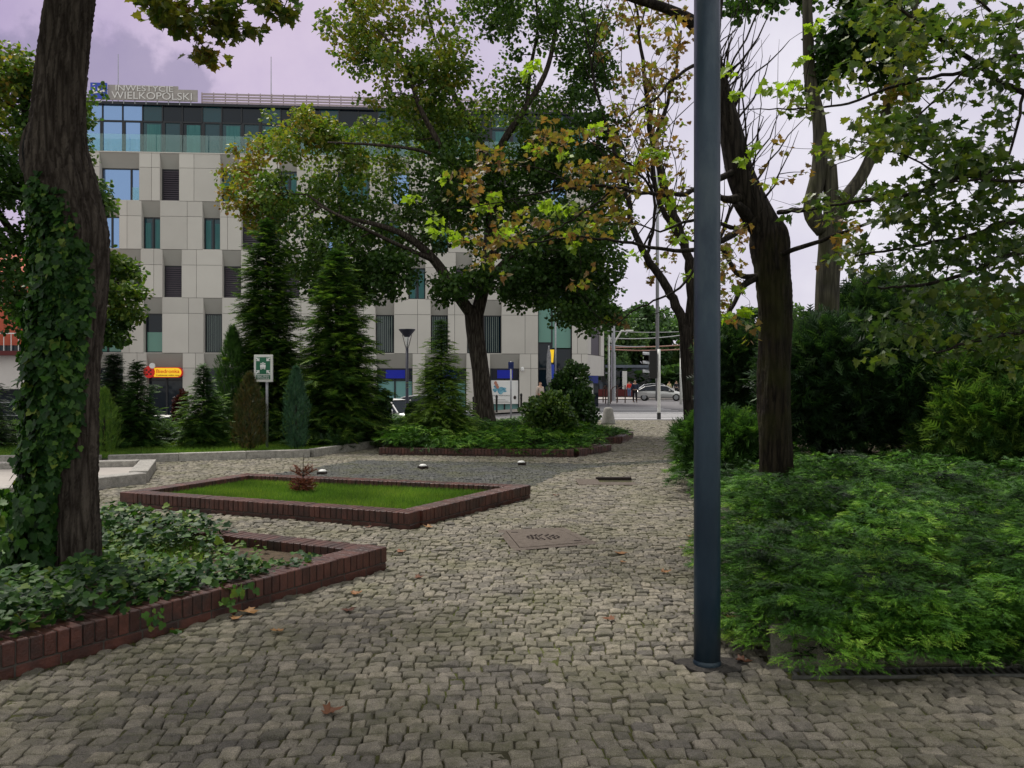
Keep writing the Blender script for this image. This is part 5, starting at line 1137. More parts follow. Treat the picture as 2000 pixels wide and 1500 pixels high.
# top glazed floor (set back a little), parapet coping
TZ0, TZ1 = 15.56, 18.62
TL = empty('penthouse_glazing', (0, 0, 0)); TL.parent = office
nmod = 26; wm = (FLEN-.2)/nmod
fr = MB()
def pane1(k_, *a): q = MB(); q.box(*a); q.build('pane', M_[k_], TL)
for i in range(nmod):
    a, b_ = .1+i*wm, .1+(i+1)*wm; hi = 17.55
    fr.box(a-.035, a+.035, .5, .62, TZ0, TZ1-.08)
    kind = 'gsky' if i < 3 else ('gteal' if i % 5 else 'gdark')
    pane1('gsky' if i < 3 else ('gdark' if i % 3 else 'gteal'), a+.035, b_-.035, .56, .59, hi+.05, TZ1-.08)
    pane1(kind, a+.035, b_-.035, .56, .59, TZ0, hi-.05)
    if i % 2 == 0: fr.box(a+.036, a+.16, .49, .60, TZ0, hi-.05); fr.box(b_-.14, b_-.036, .49, .60, TZ0, hi-.05)
fr.box(.1, FLEN-.1, .5, .63, 17.5, 17.6); fr.box(-.05, FLEN+.05, .35, .7, TZ1-.08, TZ1+.08); fr.build('frame', M_['frame'], TL)
for i in range(3, nmod, 2):
    c = MB(); c.box(.1+i*wm+.25, .1+i*wm+wm*.9, .54, .555, TZ0+.1, 17.4); c.build('curtain', M_['curtain'], TL)
q = MB(); q.box(.1, FLEN-.1, .64, DEP, TZ0, TZ1); q.build('core', M_['backing'], TL)
q = MB(); q.box(-.04, FLEN+.04, -.03, .45, 15.50, 15.56); q.build('coping', M_['clad'], office)
bal = MB()
n = 20; w = FLEN/n
for i in range(n): bal.box(i*w+.02, (i+1)*w-.02, .0, .03, 15.565, 16.62)
bal.build('glass_balustrade', M_['clear'], office)
# roof louvre screen
ls = MB(); L0 = fu(384)
for i in range(5): ls.box(L0, FLEN-.5, .9, .96, 18.74+i*.17, 18.84+i*.17)
for i in range(34):
    u = L0+(FLEN-.6-L0)*i/33; ls.box(u, u+.05, .97, 1.03, 18.7, 19.6)
ls.build('roof_louvre', M_['roofscreen'], office)
q = MB(); q.box(0, FLEN, .7, DEP, 18.70, 18.78); q.build('roof', M_['spandrel'], office)
for px, hh in ((215, 3.0), (521, 3.1)):
    q = MB(); u = fu(px); q.tube([(u, 1.2, 18.7), (u, 1.2, 18.9+hh)], [.035, .02], 6); q.build('lightning_rod', M_['galv'], office)
# rooftop sign
rs = empty('rooftop_sign', (0, -.50, .06)); rs.parent = office
q = MB(); q.box(fu(207), fu(383), .78, .84, 18.7, 19.42); q.box(fu(207), fu(345), .785, .835, 19.42, 19.62)
q.build('backing', M_['signboard'], rs)
q = MB(); q.box(fu(174), fu(207)-.02, .66, .76, 18.72, 19.68); q.build('logo_panel', M_['blue'], rs)
q = MB()
def lbar(x0, x1, z0, z1): q.box(fu(174)+x0, fu(174)+x1, .63, .655, 18.72+z0, 18.72+z1)
q2 = MB(); a = fu(174)
q2.yprism([(a+.15, 19.5), (a+.28, 19.54), (a+.28, 19.62), (a+.15, 19.58)], .63, .655); q2.yprism([(a+.15, 19.38), (a+.28, 19.42), (a+.28, 19.02), (a+.15, 18.98)], .63, .655)
q2.yprism([(a+.28, 19.02), (a+.86, 19.14), (a+.86, 19.24), (a+.28, 19.12)], .63, .655); q2.yprism([(a+.44, 19.42), (a+.55, 19.44), (a+.55, 19.18), (a+.44, 19.155)], .63, .655); q2.yprism([(a+.74, 19.49), (a+.86, 19.52), (a+.86, 19.245), (a+.74, 19.22)], .63, .655)
q2.build('logo_mark', M_['white'], rs)
c_ = (fu(212)+fu(380))/2
text_mesh('lettering', 'WIELKOPOLSKI', .62, M_['letter'], rs, (c_-.05, .74, 18.96), sx=1.12)
text_mesh('lettering', 'INWESTYCJE', .50, M_['letter'], rs, ((fu(212)+fu(345))/2, .74, 19.40), sx=1.22)
fr = MB(); 
for i in range(8): fr.tube([(fu(215+i*22), .86, 18.5), (fu(215+i*22), .86, 19.45)], .03, 5)
fr.build('bracket', M_['galv'], rs)
# yellow shop sign on the facade
ss = empty('shop_sign', (0, 0, 0)); ss.parent = office
ux0, ux1 = fu(296), fu(356); zc = 2.18; hh = .27
pill = [(ux0+.2, zc-hh), (ux1-hh, zc-hh)]+[(ux1-hh+math.sin(t)*hh, zc-math.cos(t)*hh) for t in np.linspace(.2, PI-.2, 9)]+[(ux1-hh, zc+hh), (ux0+.2, zc+hh)]
big = [(c[0]+(.06 if c[0] > (ux0+ux1)/2 else -.1), zc+(c[1]-zc)*1.16) for c in pill]
q = MB(); q.yprism(big, -.14, .02); q.build('sign_rim', M_['redp'], ss); q = MB(); q.yprism(pill, -.19, -.145); q.build('sign_face', M_['yellow'], ss)
text_mesh('lettering', 'Biedronka', .32, M_['redp'], ss, ((ux0+ux1)/2+.12, -.205, zc+.06), sx=1.05)
text_mesh('lettering', 'Codziennie niskie ceny', .13, M_['maroon'], ss, ((ux0+ux1)/2+.12, -.205, zc-.17), sx=1.15)
q = MB(); q.yprism([(fu(294)+math.cos(t)*.33, zc+.02+math.sin(t)*.36) for t in np.linspace(0, 2*PI, 20)[:-1]], -.27, -.2); q.build('red_disc', M_['redp'], ss)
q = MB(); q.yprism([(fu(301)+math.cos(t)*.17, zc+.40+math.sin(t)*.17) for t in np.linspace(0, 2*PI, 18)[:-1]], -.33, -.275); q.build('white_disc', M_['white'], ss)
q = MB()
for dx, dz in ((-.13, .12), (.1, .1), (-.1, -.14), (.12, -.12), (0, 0)): q.yprism([(fu(294)+dx+math.cos(t)*.06, zc+.02+dz+math.sin(t)*.06) for t in np.linspace(0, 2*PI, 10)[:-1]], -.285, -.272)
q.build('dark_dot', M_['maroon'], ss)
# window poster at the right shop: swirling blue water splash with a warm figure shape, and text lines
po = empty('window_poster', (0, 0, 0)); po.parent = office
u0, u1 = fu(957)+.08, fu(1015)-.08; q = MB(); q.box(u0, u1, .20, .24, .22, 1.7); q.build('sheet', M_['white'], po)
q = MB(); cx_, cz_ = fu(976), 1.12
for i in range(16):
    a_ = rng.uniform(0, 2*PI); r_ = rng.uniform(.1, .34); c = (cx_+math.cos(a_)*r_*1.15, cz_+math.sin(a_)*r_*.75); rr_ = rng.uniform(.06, .13)
    q.yprism([(c[0]+math.cos(t)*rr_*1.4, c[1]+math.sin(t)*rr_*.8) for t in np.linspace(0, 2*PI, 9)[:-1]], .19-.001*i, .199-.001*i)
q.build('blue_splash', pmat('poster blue', (.05, .25, .40), (.25, .5, .6), 6, .5), po)
q = MB()
for dx, dz, r_ in ((-.25, .42, .12), (-.18, .28, .12), (-.12, .16, .11)): q.yprism([(cx_+dx+math.cos(t)*r_*.8, cz_+dz+math.sin(t)*r_) for t in np.linspace(0, 2*PI, 10)[:-1]], .165-.002*abs(dx), .172)
q.build('warm_figure', pmat('poster warm', (.45, .2, .14), None, rough=.5), po)
text_mesh('lettering', 'POLISA NA TWOIM KONCIE', .10, M_['irondark'], po, (fu(977), .19, .74), sx=.95, ext=.003)
q = MB()
for i in range(3): q.box(u0+.15, u0+1.3-.2*i, .188, .196, .30+i*.09, .315+i*.09)
q.yprism([(fu(1006)+math.cos(t)*.09, .62+math.sin(t)*.12) for t in np.linspace(0, 2*PI, 12)[:-1]], .188, .197); q.build('small_print', M_['irondark'], po)
# camera dome on the wall
q = MB(); u = fu(1020); q.lathe([(.05, .18), (.11, .1), (.11, .0), (.08, -.07), (.02, -.1)], 12, (u, -.16, 2.36)); q.box(u-.03, u+.03, -.14, -.002, 2.44, 2.5); q.build('security_camera', M_['white'], office)

# ------------------------------------------------------------------ other buildings
rbz = -1.9
def bld(name, label, loc, rz_): return empty(name, loc, rz_, label, 'building')
b1 = bld('red_building', 'red rendered house with white balcony rail seen at the left edge', (-46, 46, rbz), 0.05)
q = MB(); q.box(0, 20.5, 0, 10, 5.6, 9.4); q.build('upper_wall', M_['render_red'], b1)
q = MB(); q.box(0, 20.6, -.3, 10, 3.1, 5.0); q.build('white_band', M_['render_white'], b1)
q = MB(); q.box(0, 20.7, -.9, 10, 5.0, 5.25); q.build('balcony_slab', M_['maroon'], b1)
q = MB(); q.box(0, 20.5, .05, 10, 5.25, 5.6); q.box(0, 20.5, .2, 10, 0, 3.1); q.build('lower_wall', M_['gdark'], b1)
q = MB()
for i in range(52): q.box(.2+i*.4, .23+i*.4, -.84, -.81, 5.25, 6.2)
q.box(0, 20.7, -.86, -.79, 6.2, 6.26); q.build('balcony_rail', M_['white'], b1)
for i in range(7):
    q = MB(); x = 1+i*2.9; q.box(x, x+1.2, -.04, -.002, 6.2, 8.3); w = q.build('window', M_['white'], b1); q = MB(); q.box(x+.1, x+1.1, -.07, -.045, 6.3, 8.2); q.build('pane', M_['gdark'], w)
for i in range(3):
    q = MB(); q.box(0, 20.6, .1, .18, .8+i*.75, .86+i*.75); q.build('shop_rail', M_['galv'], b1)
q = MB(); q.prism([(-.4, -.5), (21, -.5), (21, 10.4), (-.4, 10.4)], 9.4, 9.6); q.add([(-.4, -.5, 9.6), (21, -.5, 9.6), (21, 10.4, 9.6), (-.4, 10.4, 9.6), (3, 5, 11.6), (17.5, 5, 11.6)], [(0, 1, 5, 4), (1, 2, 5), (2, 3, 4, 5), (3, 0, 4)]); q.build('roof', M_['render_red'], b1)
b2 = bld('low_glass_building', 'low blue grey pavilion across the junction behind the pedestrians', (8.5, 92, 0), 0)
q = MB(); q.box(0, 7.2, 0, 6, 0, 3.2); q.box(-.3, 7.5, -.4, 6, 3.2, 3.5); q.build('wall', pmat('blue grey panel', (.09, .11, .15), (.13, .15, .19), 1, .6), b2)
for i in range(5):
    q = MB(); q.box(.3+i*1.4, 1.3+i*1.4, -.06, -.003, .5, 2.8); q.build('window', M_['gdark'], b2)
q = MB(); q.box(3.75, 4.25, -1.2, -.9, 0, 2.8); tag(q.build('advertising_pillar', M_['offwhite']), 'white square pillar standing behind the person in red', 'pillar').location = (8.5, 92, 0)
q = MB(); q.box(1, 7.0, -1.8, -1.4, 0, .8); o = q.build('flower_trough', M_['maroon']); o.location = (8.5, 92, 0); tag(o, 'long dark red planter box in front of the low pavilion', 'planter')

# ------------------------------------------------------------------ street furniture
root = empty('lamp_post', (LC.x, LC.y, 0), 0, 'tall thick blue grey steel lamp post standing in the cobbles beside the juniper', 'lamp post')
q = MB(); q.lathe([(.0745, -.05), (.0742, .4), (.0735, 3.), (.072, 5.2)], 48); q.build('pole', M_['post'], root, True)
q = MB(); q.lathe([(.0765, 0), (.079, .012), (.0765, .02), (.0752, .03)], 40, cap=False); q.build('base_collar', M_['post'], root, True)
q = MB(); q.lathe([(.05, 5.2), (.08, 5.4), (.42, 5.72), (.44, 5.78), (.40, 5.8)], 32); q.build('lamp_shade', M_['navy'], root, True)
q = MB(); ang = np.linspace(0, 2*PI, 19)[:-1]; q.prism([((.135+.012*math.sin(a*5)+.01*math.sin(a*3))*math.cos(a)*1.45+LC.x+.03, (.135+.012*math.sin(a*5)+.01*math.sin(a*3))*math.sin(a)+LC.y) for a in ang], -.012, .003); o = q.build('asphalt_collar', pmat('dark asphalt patch', (.035, .032, .03), (.07, .062, .055), 25, .95, bump=1., bscale=70)); o['kind'] = 'structure'

LY_ = 34.; lz = float(zs(np.array((795-1000)*LY_/F_), np.array(LY_)))
root = empty('street_lamp', at(795, LY_, lz), 0, 'dark street lamp with funnel shaped head in front of the office block', 'street lamp')
top = hgt(643, LY_, lz)
q = MB(); q.lathe([(.11, 0), (.10, 1.0), (.065, 1.05), (.06, top-.75)], 16); q.build('pole', M_['navy'], root, True)
q = MB(); q.lathe([(.34, top), (.345, top-.03), (.09, top-.34), (.07, top-.36)], 24); q.build('lamp_shade', M_['navy'], root, True)
q = MB()
for i in range(4): a = i*PI/2+.4; q.tube([(math.cos(a)*.06, math.sin(a)*.06, top-.76), (math.cos(a)*.2, math.sin(a)*.2, top-.22)], .014, 5)
q.build('bracket', M_['navy'], root)
q = MB(); q.lathe([(.05, top-.72), (.07, top-.5), (.11, top-.33)], 14); q.build('diffuser', M_['white'], root, True)

sp_ = G(520, 878, .08); root = empty('assembly_point_sign', sp_, R(-4), 'green evacuation assembly point sign on a thin grey pole in the lawn strip', 'sign')
px = sp_.y/F_; H1 = EYE+(HZ-693)*px-.08; H0 = EYE+(HZ-746)*px-.08; hw = 18.5*px; cx_ = -4.5*px
q = MB(); q.tube([(0, .05, -.1), (0, .05, H1-.05)], .03, 12); q.build('pole', M_['galv'], root, True)
q = MB(); q.box(cx_-hw, cx_+hw, -.05, .0, H0, H1); q.build('sign_box', M_['offwhite'], root, bevel=.004)
q = MB(); q.box(cx_-hw*.76, cx_+hw*.76, -.058, -.051, H0+(H1-H0)*.29, H1-(H1-H0)*.09); q.box(cx_-hw*.76, cx_+hw*.76, -.058, -.051, H0+(H1-H0)*.10, H0+(H1-H0)*.255); q.build('green_face', M_['green'], root)
q = MB(); mz = (H0+(H1-H0)*.29+H1-(H1-H0)*.09)/2; sx_, sz_ = hw*.5, (H1-H0)*.2
for sx in (-1, 1):
    for sz in (-1, 1):
        ox, oz = cx_+sx*sx_*1.08, mz+sz*sz_*1.12      # arrows pointing at the middle
        d = Vector((-sx, 0, -sz)).normalized(); nrm = Vector((-d.z, 0, d.x)); c = Vector((ox, 0, oz))
        def tri(*p): q.add([(v.x, -.066, v.z) for v in p]+[(v.x, -.060, v.z) for v in p], [tuple(range(len(p))), tuple(range(len(p), 2*len(p)))[::-1]]+[((i+1) % len(p), i, i+len(p), (i+1) % len(p)+len(p)) for i in range(len(p))])
        tri(c-d*.055-nrm*.016, c-d*.055+nrm*.016, c+d*.01+nrm*.016, c+d*.01-nrm*.016)
        tri(c+d*.05, c+d*.0-nrm*.045, c-d*.02-nrm*.045, c+d*.02); tri(c+d*.05, c+d*.02, c-d*.02+nrm*.045, c+d*.0+nrm*.045)
for dx, dz, s in ((-.042, -.01, .8), (.042, -.01, .8), (0, .0, 1)):
    hx, hz_ = cx_+dx, mz+dz
    q.yprism([(hx+math.cos(t)*.018*s, hz_+.055+math.sin(t)*.018*s) for t in np.linspace(0, 2*PI, 12)[:-1]], -.067-.002*s, -.06)
    q.yprism([(hx-.026*s, hz_+.03), (hx+.026*s, hz_+.03), (hx+.026*s, hz_-.03), (hx+.014*s, hz_-.03), (hx+.014*s, hz_-.075), (hx-.014*s, hz_-.075), (hx-.014*s, hz_-.03), (hx-.026*s, hz_-.03)][::-1], -.069-.002*s, -.06)
q.build('pictogram', M_['white'], root)
zt1 = H0+(H1-H0)*.21; zt2 = H0+(H1-H0)*.14
text_mesh('lettering', 'MIEJSCE ZBIÓRKI', .045, M_['white'], root, (cx_, -.062, zt1), ext=.002, sx=.85); text_mesh('lettering', 'DO EWAKUACJI', .045, M_['white'], root, (cx_, -.062, zt2), ext=.002, sx=.85)

# ground spotlights on the dark strip
proto = None
for i, (px, py, lab) in enumerate([(630, 926, 'small white spotlight dome nearest the lawn frame on the dark sett strip'), (826, 915, 'middle white spotlight dome on the dark sett strip'), (1018, 908, 'white spotlight dome at the right end of the dark sett strip')]):
    p = G(px, py)
    if proto is None:
        proto = empty('ground_spotlight', p, .3, lab, 'ground light', 'ground spotlights on the dark strip')
        q = MB(); q.lathe([(.075, .045), (.07, .06), (.045, .078), (.012, .084)], 20); q.build('dome', M_['offwhite'], proto, True)
        q = MB(); q.lathe([(.055, 0), (.058, .044)], 20)
        for a in range(4):
            t = a*PI/2+.4; q.obox((math.cos(t)*.05-.012, math.sin(t)*.05-.012), (math.cos(t), math.sin(t)), .05, .024, .0, .045)
        q.build('base', M_['irondark'], proto)
    else: o = copy_tree(proto); o.location = p; o.rotation_euler = (0, 0, i*.9); o['label'] = lab
# manholes
def manhole(label, poly, emb=True):
    c = sum((Vector(p) for p in poly), Vector((0, 0)))/4; root = empty('manhole_cover', (c.x, c.y, 0), 0, label, 'manhole cover')
    loc = [(p[0]-c.x, p[1]-c.y) for p in poly]
    q = MB(); inn = [(x*.80, y*.80) for x, y in loc]
    for i in range(4):
        a, b_, c2, d2 = loc[i], loc[(i+1) % 4], inn[(i+1) % 4], inn[i]; q.add([(*a, .002), (*b_, .002), (*c2, .002), (*d2, .002)], [(0, 1, 2, 3)])
    q.build('frame', M_['iron'], root)
    q = MB(); q.prism([(x*.78, y*.78) for x, y in loc], -.03, .004); q.build('lid', M_['iron'], root)
    q = MB(); q.prism([(x*.81, y*.81) for x, y in loc], -.04, -.008); q.build('gap', M_['hole'], root)
    q = MB()
    for k_ in range(3):
        r = .05+.035*k_; n = 6+5*k_
        for j in range(n):
            a = 2*PI*j/n; q.obox((math.cos(a)*r*1.25, math.sin(a)*r), (math.cos(a), math.sin(a)), .022, .018, .004, .012)
    for (sx, sy) in ((-.62, .62), (.62, -.62)):
        x = loc[0][0]*.62 if sx < 0 else loc[2][0]*.62; y = loc[0][1]*.62 if sx < 0 else loc[2][1]*.62; q.obox((x-.03, y), (1, 0), .07, .02, .004, .009)
    q.build('emblem', M_['irondark'], root); return root
manhole('rusty square manhole cover with dark centre emblem in the cobbles', MANH)
c = Vector((1.5, 13.1, 0)); root = empty('sunken_drain_cover', c, 0, 'small sunken drain cover with a dark gap and moss further up the path', 'drain cover')
q = MB(); q.box(-.46, -.1, -.36, .4, -.012, .003); q.box(-.1, .46, -.36, -.02, -.015, .000); q.build('slab', M_['iron'], root)
q = MB(); q.box(-.1, .44, -.02, .38, -.10, -.03); q.build('pit', M_['hole'], root)
q = MB(); q.box(-.12, .46, .34, .42, -.05, .035); q.build('lip', M_['irondark'], root)
# drain grate along the planter
root = empty('drain_grate', (1.52, 4.44, 0), R(1.7), 'narrow slotted steel drain grate along the foot of the granite planter', 'drain')
q = MB(); q.box(0, 4.4, 0, .014, -.02, .004); q.box(0, 4.4, .116, .13, -.02, .004); q.build('frame', M_['grate'], root)
q = MB()
for i in range(98):
    x = .02+i*.0445; q.add([(x, .014, .001), (x+.02, .014, .001), (x+.032, .116, .001), (x+.012, .116, .001), (x, .014, -.02), (x+.02, .014, -.02), (x+.032, .116, -.02), (x+.012, .116, -.02)], [(0, 1, 2, 3), (7, 6, 5, 4), (0, 4, 5, 1), (1, 5, 6, 2), (2, 6, 7, 3), (3, 7, 4, 0)])
q.build('slats', M_['grate'], root); q = MB(); q.box(.014, 4.39, .015, .115, -.06, -.03); q.build('channel', M_['hole'], root)
# bollards, poles
p = G(1188, 828); root = tag(None or empty('concrete_bollard', p, 0), 'grey conical concrete bollard at the end of the cobbled path', 'bollard')
q = MB(); q.lathe([(.28, 0), (.27, .05), (.17, .56), (.13, .62), (.04, .64)], 20); q.build('body', M_['concrete'], root, True)
def gz(px, Y): return float(zs(np.array((px-1000)*Y/F_), np.array(Y)))
for i, (px, Y, lab) in enumerate([(970, 47.6, 'thin black bollard just right of the maple trunk'), (1018, 47.6, 'thin black bollard right of the shop poster'), (925, 47.8, 'thin black bollard hidden left of the maple trunk')]):
    r_ = empty('black_bollard', at(px, Y, gz(px, Y)+.03), 0, lab, 'bollard', 'black bollards on the office pavement'); q = MB(); q.lathe([(.07, 0), (.06, .05), (.06, .85), (.075, .88), (.07, .98), (.02, 1.02)], 12); q.build('body', M_['black'], r_, True)
Y = 33.; z0 = gz(998, Y); root = empty('bus_stop_pole', at(998, Y, z0), 0, 'thin grey pole with a small dark blue plate before the poster', 'sign pole')
hh = hgt(706, Y, z0); q = MB(); q.tube([(0, 0, 0), (0, 0, hh)], .035, 10); q.build('pole', M_['galv'], root, True); q = MB(); q.box(-.11, .11, -.06, -.04, hh-.30, hh-.02); q.box(-.05, .0, -.2, -.07, hh-.2, hh-.1); q.build('plate', pmat('plate blue', (.02, .035, .16), None), root)
# banners before the office entrance
for px, Y, ty, nm, lab, mat, w in [(1072, 46.3, 675, 'furled_banner', 'furled grey banner on a pole before the office entrance', M_['galv'], 0), (1085, 47, 560, 'flag_pole', 'tall steel flag pole with a narrow yellow and blue pennant', M_['galv'], 1)]:
    z0 = gz(px, Y)+.03; root = empty(nm, at(px, Y, z0), 0, lab, 'flag pole'); hh = hgt(ty, Y, z0); q = MB(); q.tube([(0, 0, 0), (0, 0, hh)], .05 if w else .04, 8); q.build('pole', mat, root, True)
    if w:
        q = MB(); q.add([(-.34, -.05, hgt(683, Y, z0)), (-.08, -.05, hgt(683, Y, z0)), (-.14, -.05, hgt(708, Y, z0)), (-.24, -.05, hgt(708, Y, z0)), (-.34, -.01, hgt(683, Y, z0)), (-.08, -.01, hgt(683, Y, z0)), (-.14, -.01, hgt(708, Y, z0)), (-.24, -.01, hgt(708, Y, z0))], [(0, 1, 2, 3), (4, 5, 6, 7), (0, 1, 5, 4), (3, 2, 6, 7), (1, 2, 6, 5), (0, 3, 7, 4)]); q.build('pennant', M_['yellow'], root)
        q = MB(); q.box(-.32, -.08, -.06, -.01, hgt(740, Y, z0), hgt(712, Y, z0)); q.build('pennant', M_['blue'], root)
    else:
        q = MB(); q.lathe([(.05, 1.), (.16, 1.8), (.12, hh-.5), (.03, hh-.05)], 9); q.build('cloth', pmat('grey cloth', (.16, .16, .18), (.3, .3, .31), 8, .9), root)

# traffic lights and tram poles
def tpole(name, label, px, by, ty, rad, cat='pole', mat=None, base_z=0.):
    p = G(px, by, base_z); root = empty(name, p, 0, label, cat); hh = EYE+(HZ-ty)*p.y/F_-base_z
    q = MB(); q.tube([(0, 0, 0), (0, 0, hh)], [rad, rad*.85], 12); q.build('pole', mat or M_['galv'], root, True); return root, p, hh
root, p, hh = tpole('traffic_light', 'traffic signal on a white pole with black foot seen from the side at the crossing', 1287, 819, 682, .075, 'traffic light', M_['offwhite'])
q = MB(); q.lathe([(.085, 0), (.085, .28)], 12); q.build('pole_foot', M_['black'], root)
zc = hh-.1; q = MB()
q.box(-.42, -.1, -.16, .12, zc-1.15, zc+.05); sg_ = q.build('signal_head', M_['black'], root, bevel=.02)
for i in range(3):
    q = MB(); z = zc-.14-i*.38; n = 10
    pts = [(math.cos(t)*.13, math.sin(t)*.13) for t in np.linspace(0, PI, n)]
    q.add([(-.43, a-.02, z+b_-.02) for a, b_ in pts]+[(-.70, a-.02, z+b_+.0) for a, b_ in pts], [(k, k+1, n+k+1, n+k) for k in range(n-1)]); q.build('visor', M_['galv'], root)
root, p, hh = tpole('tram_wire_mast', 'tall grey tram wire mast behind the traffic signal', 1284, 782, 180, .16, 'mast'); mastA = p
root, p, hh = tpole('tram_wire_mast', 'grey tram wire mast with bracket arm right of the office corner', 1198, 783, 600, .16, 'mast'); mastB = p
k_ = p.y/F_
q = MB(); bz = lambda px, py: ((px-1198)*k_, 0, EYE+(HZ-py)*k_); q.tube([bz(1188, 652), bz(1194, 669), bz(1200, 669)], .07, 6); q.tube([bz(1200, 669), bz(1214, 646), bz(1237, 646)], .07, 6); q.tube([bz(1222, 654), bz(1226, 647)], .05, 6); q.build('bracket_arm', M_['offwhite'], root)
q = MB(); q.lathe([(.21, 0), (.21, EYE+(HZ-688)*k_)], 12); q.build('base_sleeve', M_['galv'], root)
root, p, hh = tpole('traffic_light_pole', 'thin white signal pole beside the office corner', 1189, 790, 656, .09, 'traffic light', M_['offwhite']); k_ = p.y/F_
q = MB()
for a, b_ in ((1178, 712), (1178, 724), (1178, 736)): q.box((a-4-1189)*k_, (a+4-1189)*k_, -.2, .1, EYE+(HZ-b_-10)*k_, EYE+(HZ-b_+1)*k_)
q.build('signal_head', M_['black'], root)
q = MB(); q.tube([((1172-1189)*k_, 0, EYE+(HZ-729)*k_), (0, 0, EYE+(HZ-729)*k_)], .04, 6); q.build('arm', M_['galv'], root)
root, p, hh = tpole('curved_street_lamp', 'white curved street lamp beyond the crossing with green signal', 1330, 790, 700, .10, 'street lamp', M_['offwhite']); k_ = p.y/F_
q = MB(); q.tube(smooth_path([(0, 0, hh), (0, 0, EYE+(HZ-660)*k_), (.1, 0, EYE+(HZ-645)*k_), (.35, 0, EYE+(HZ-636)*k_)], [.09, .08, .07, .05])[0], .08, 8); q.build('curved_arm', M_['offwhite'], root)
q = MB(); q.box((1332-1330)*k_, (1341-1330)*k_, -.3, 0, EYE+(HZ-733)*k_, EYE+(HZ-712)*k_); q.build('signal_head', M_['black'], root)
q = MB(); q.lathe([(.0, -.0), (.13, .0), (.13, .02)], 14, cap=True); o = q.build('green_light', pmat('green lamp', (.05, .8, .5), None, emit=((.1, 1, .6), 3)), root); o.rotation_euler = (PI/2, 0, 0); o.location = ((1335.5-1330)*k_, -.32, EYE+(HZ-724)*k_)
# hoop barriers
for i, (a, b_, Y, lab) in enumerate([(1178, 1183, 64, 'left dark hoop barrier by the tram stop'), (1183, 1192, 60, 'middle dark hoop barrier by the tram stop'), (1194, 1206, 66, 'rear dark hoop barrier beside the signal pole'), (1205, 1221, 62, 'right dark hoop barrier with sloping top rail')]):
    r_ = empty('hoop_barrier', at(a, Y, 0), 0, lab, 'barrier', 'hoop barriers by the tram stop'); w = (b_-a)*Y/F_; q = MB(); q.tube([(0, 0, 0), (0, 0, .95), (w*.25, 0, 1.15), (w, 0, 1.35), (w, 0, 0)], .045, 6, cap=True); q.build('hoop', pmat('brown rail', (.07, .035, .025), None), r_)
# wires
def wire(label, a, b_, sag, r=.025, n=14, grp='tram wires over the junction', mat=None):
    a, b_ = Vector(a), Vector(b_); pts = [a.lerp(b_, t)-Vector((0, 0, sag*4*t*(1-t)))-a for t in np.linspace(0, 1, n)]
    q = MB(); q.tube(pts, r, 4); o = q.build('tram_wire', mat or M_['galv']); o.location = a; return tag(o, label, 'wire', grp)
wb = pmat('red brown wire', (.25, .13, .10), None)
wire('upper tram wire sloping up to the right', P(1186, 660, 80), P(1420, 636, 80), .5, .04)
wire('brown tram wire just above the parked silver car', P(1186, 682, 80), P(1450, 668, 78), .4, .06, mat=wb)
wire('second brown tram wire crossing behind the signals', P(1186, 678, 84), P(1450, 660, 80), .3, .06, mat=wb)
wire('lower thin tram wire at the office corner', P(1186, 673, 70), P(1260, 676, 82), .1, .035)
wire('thin pale wire near the mast bracket', P(1186, 646, 84), P(1420, 640, 84), .3, .03)

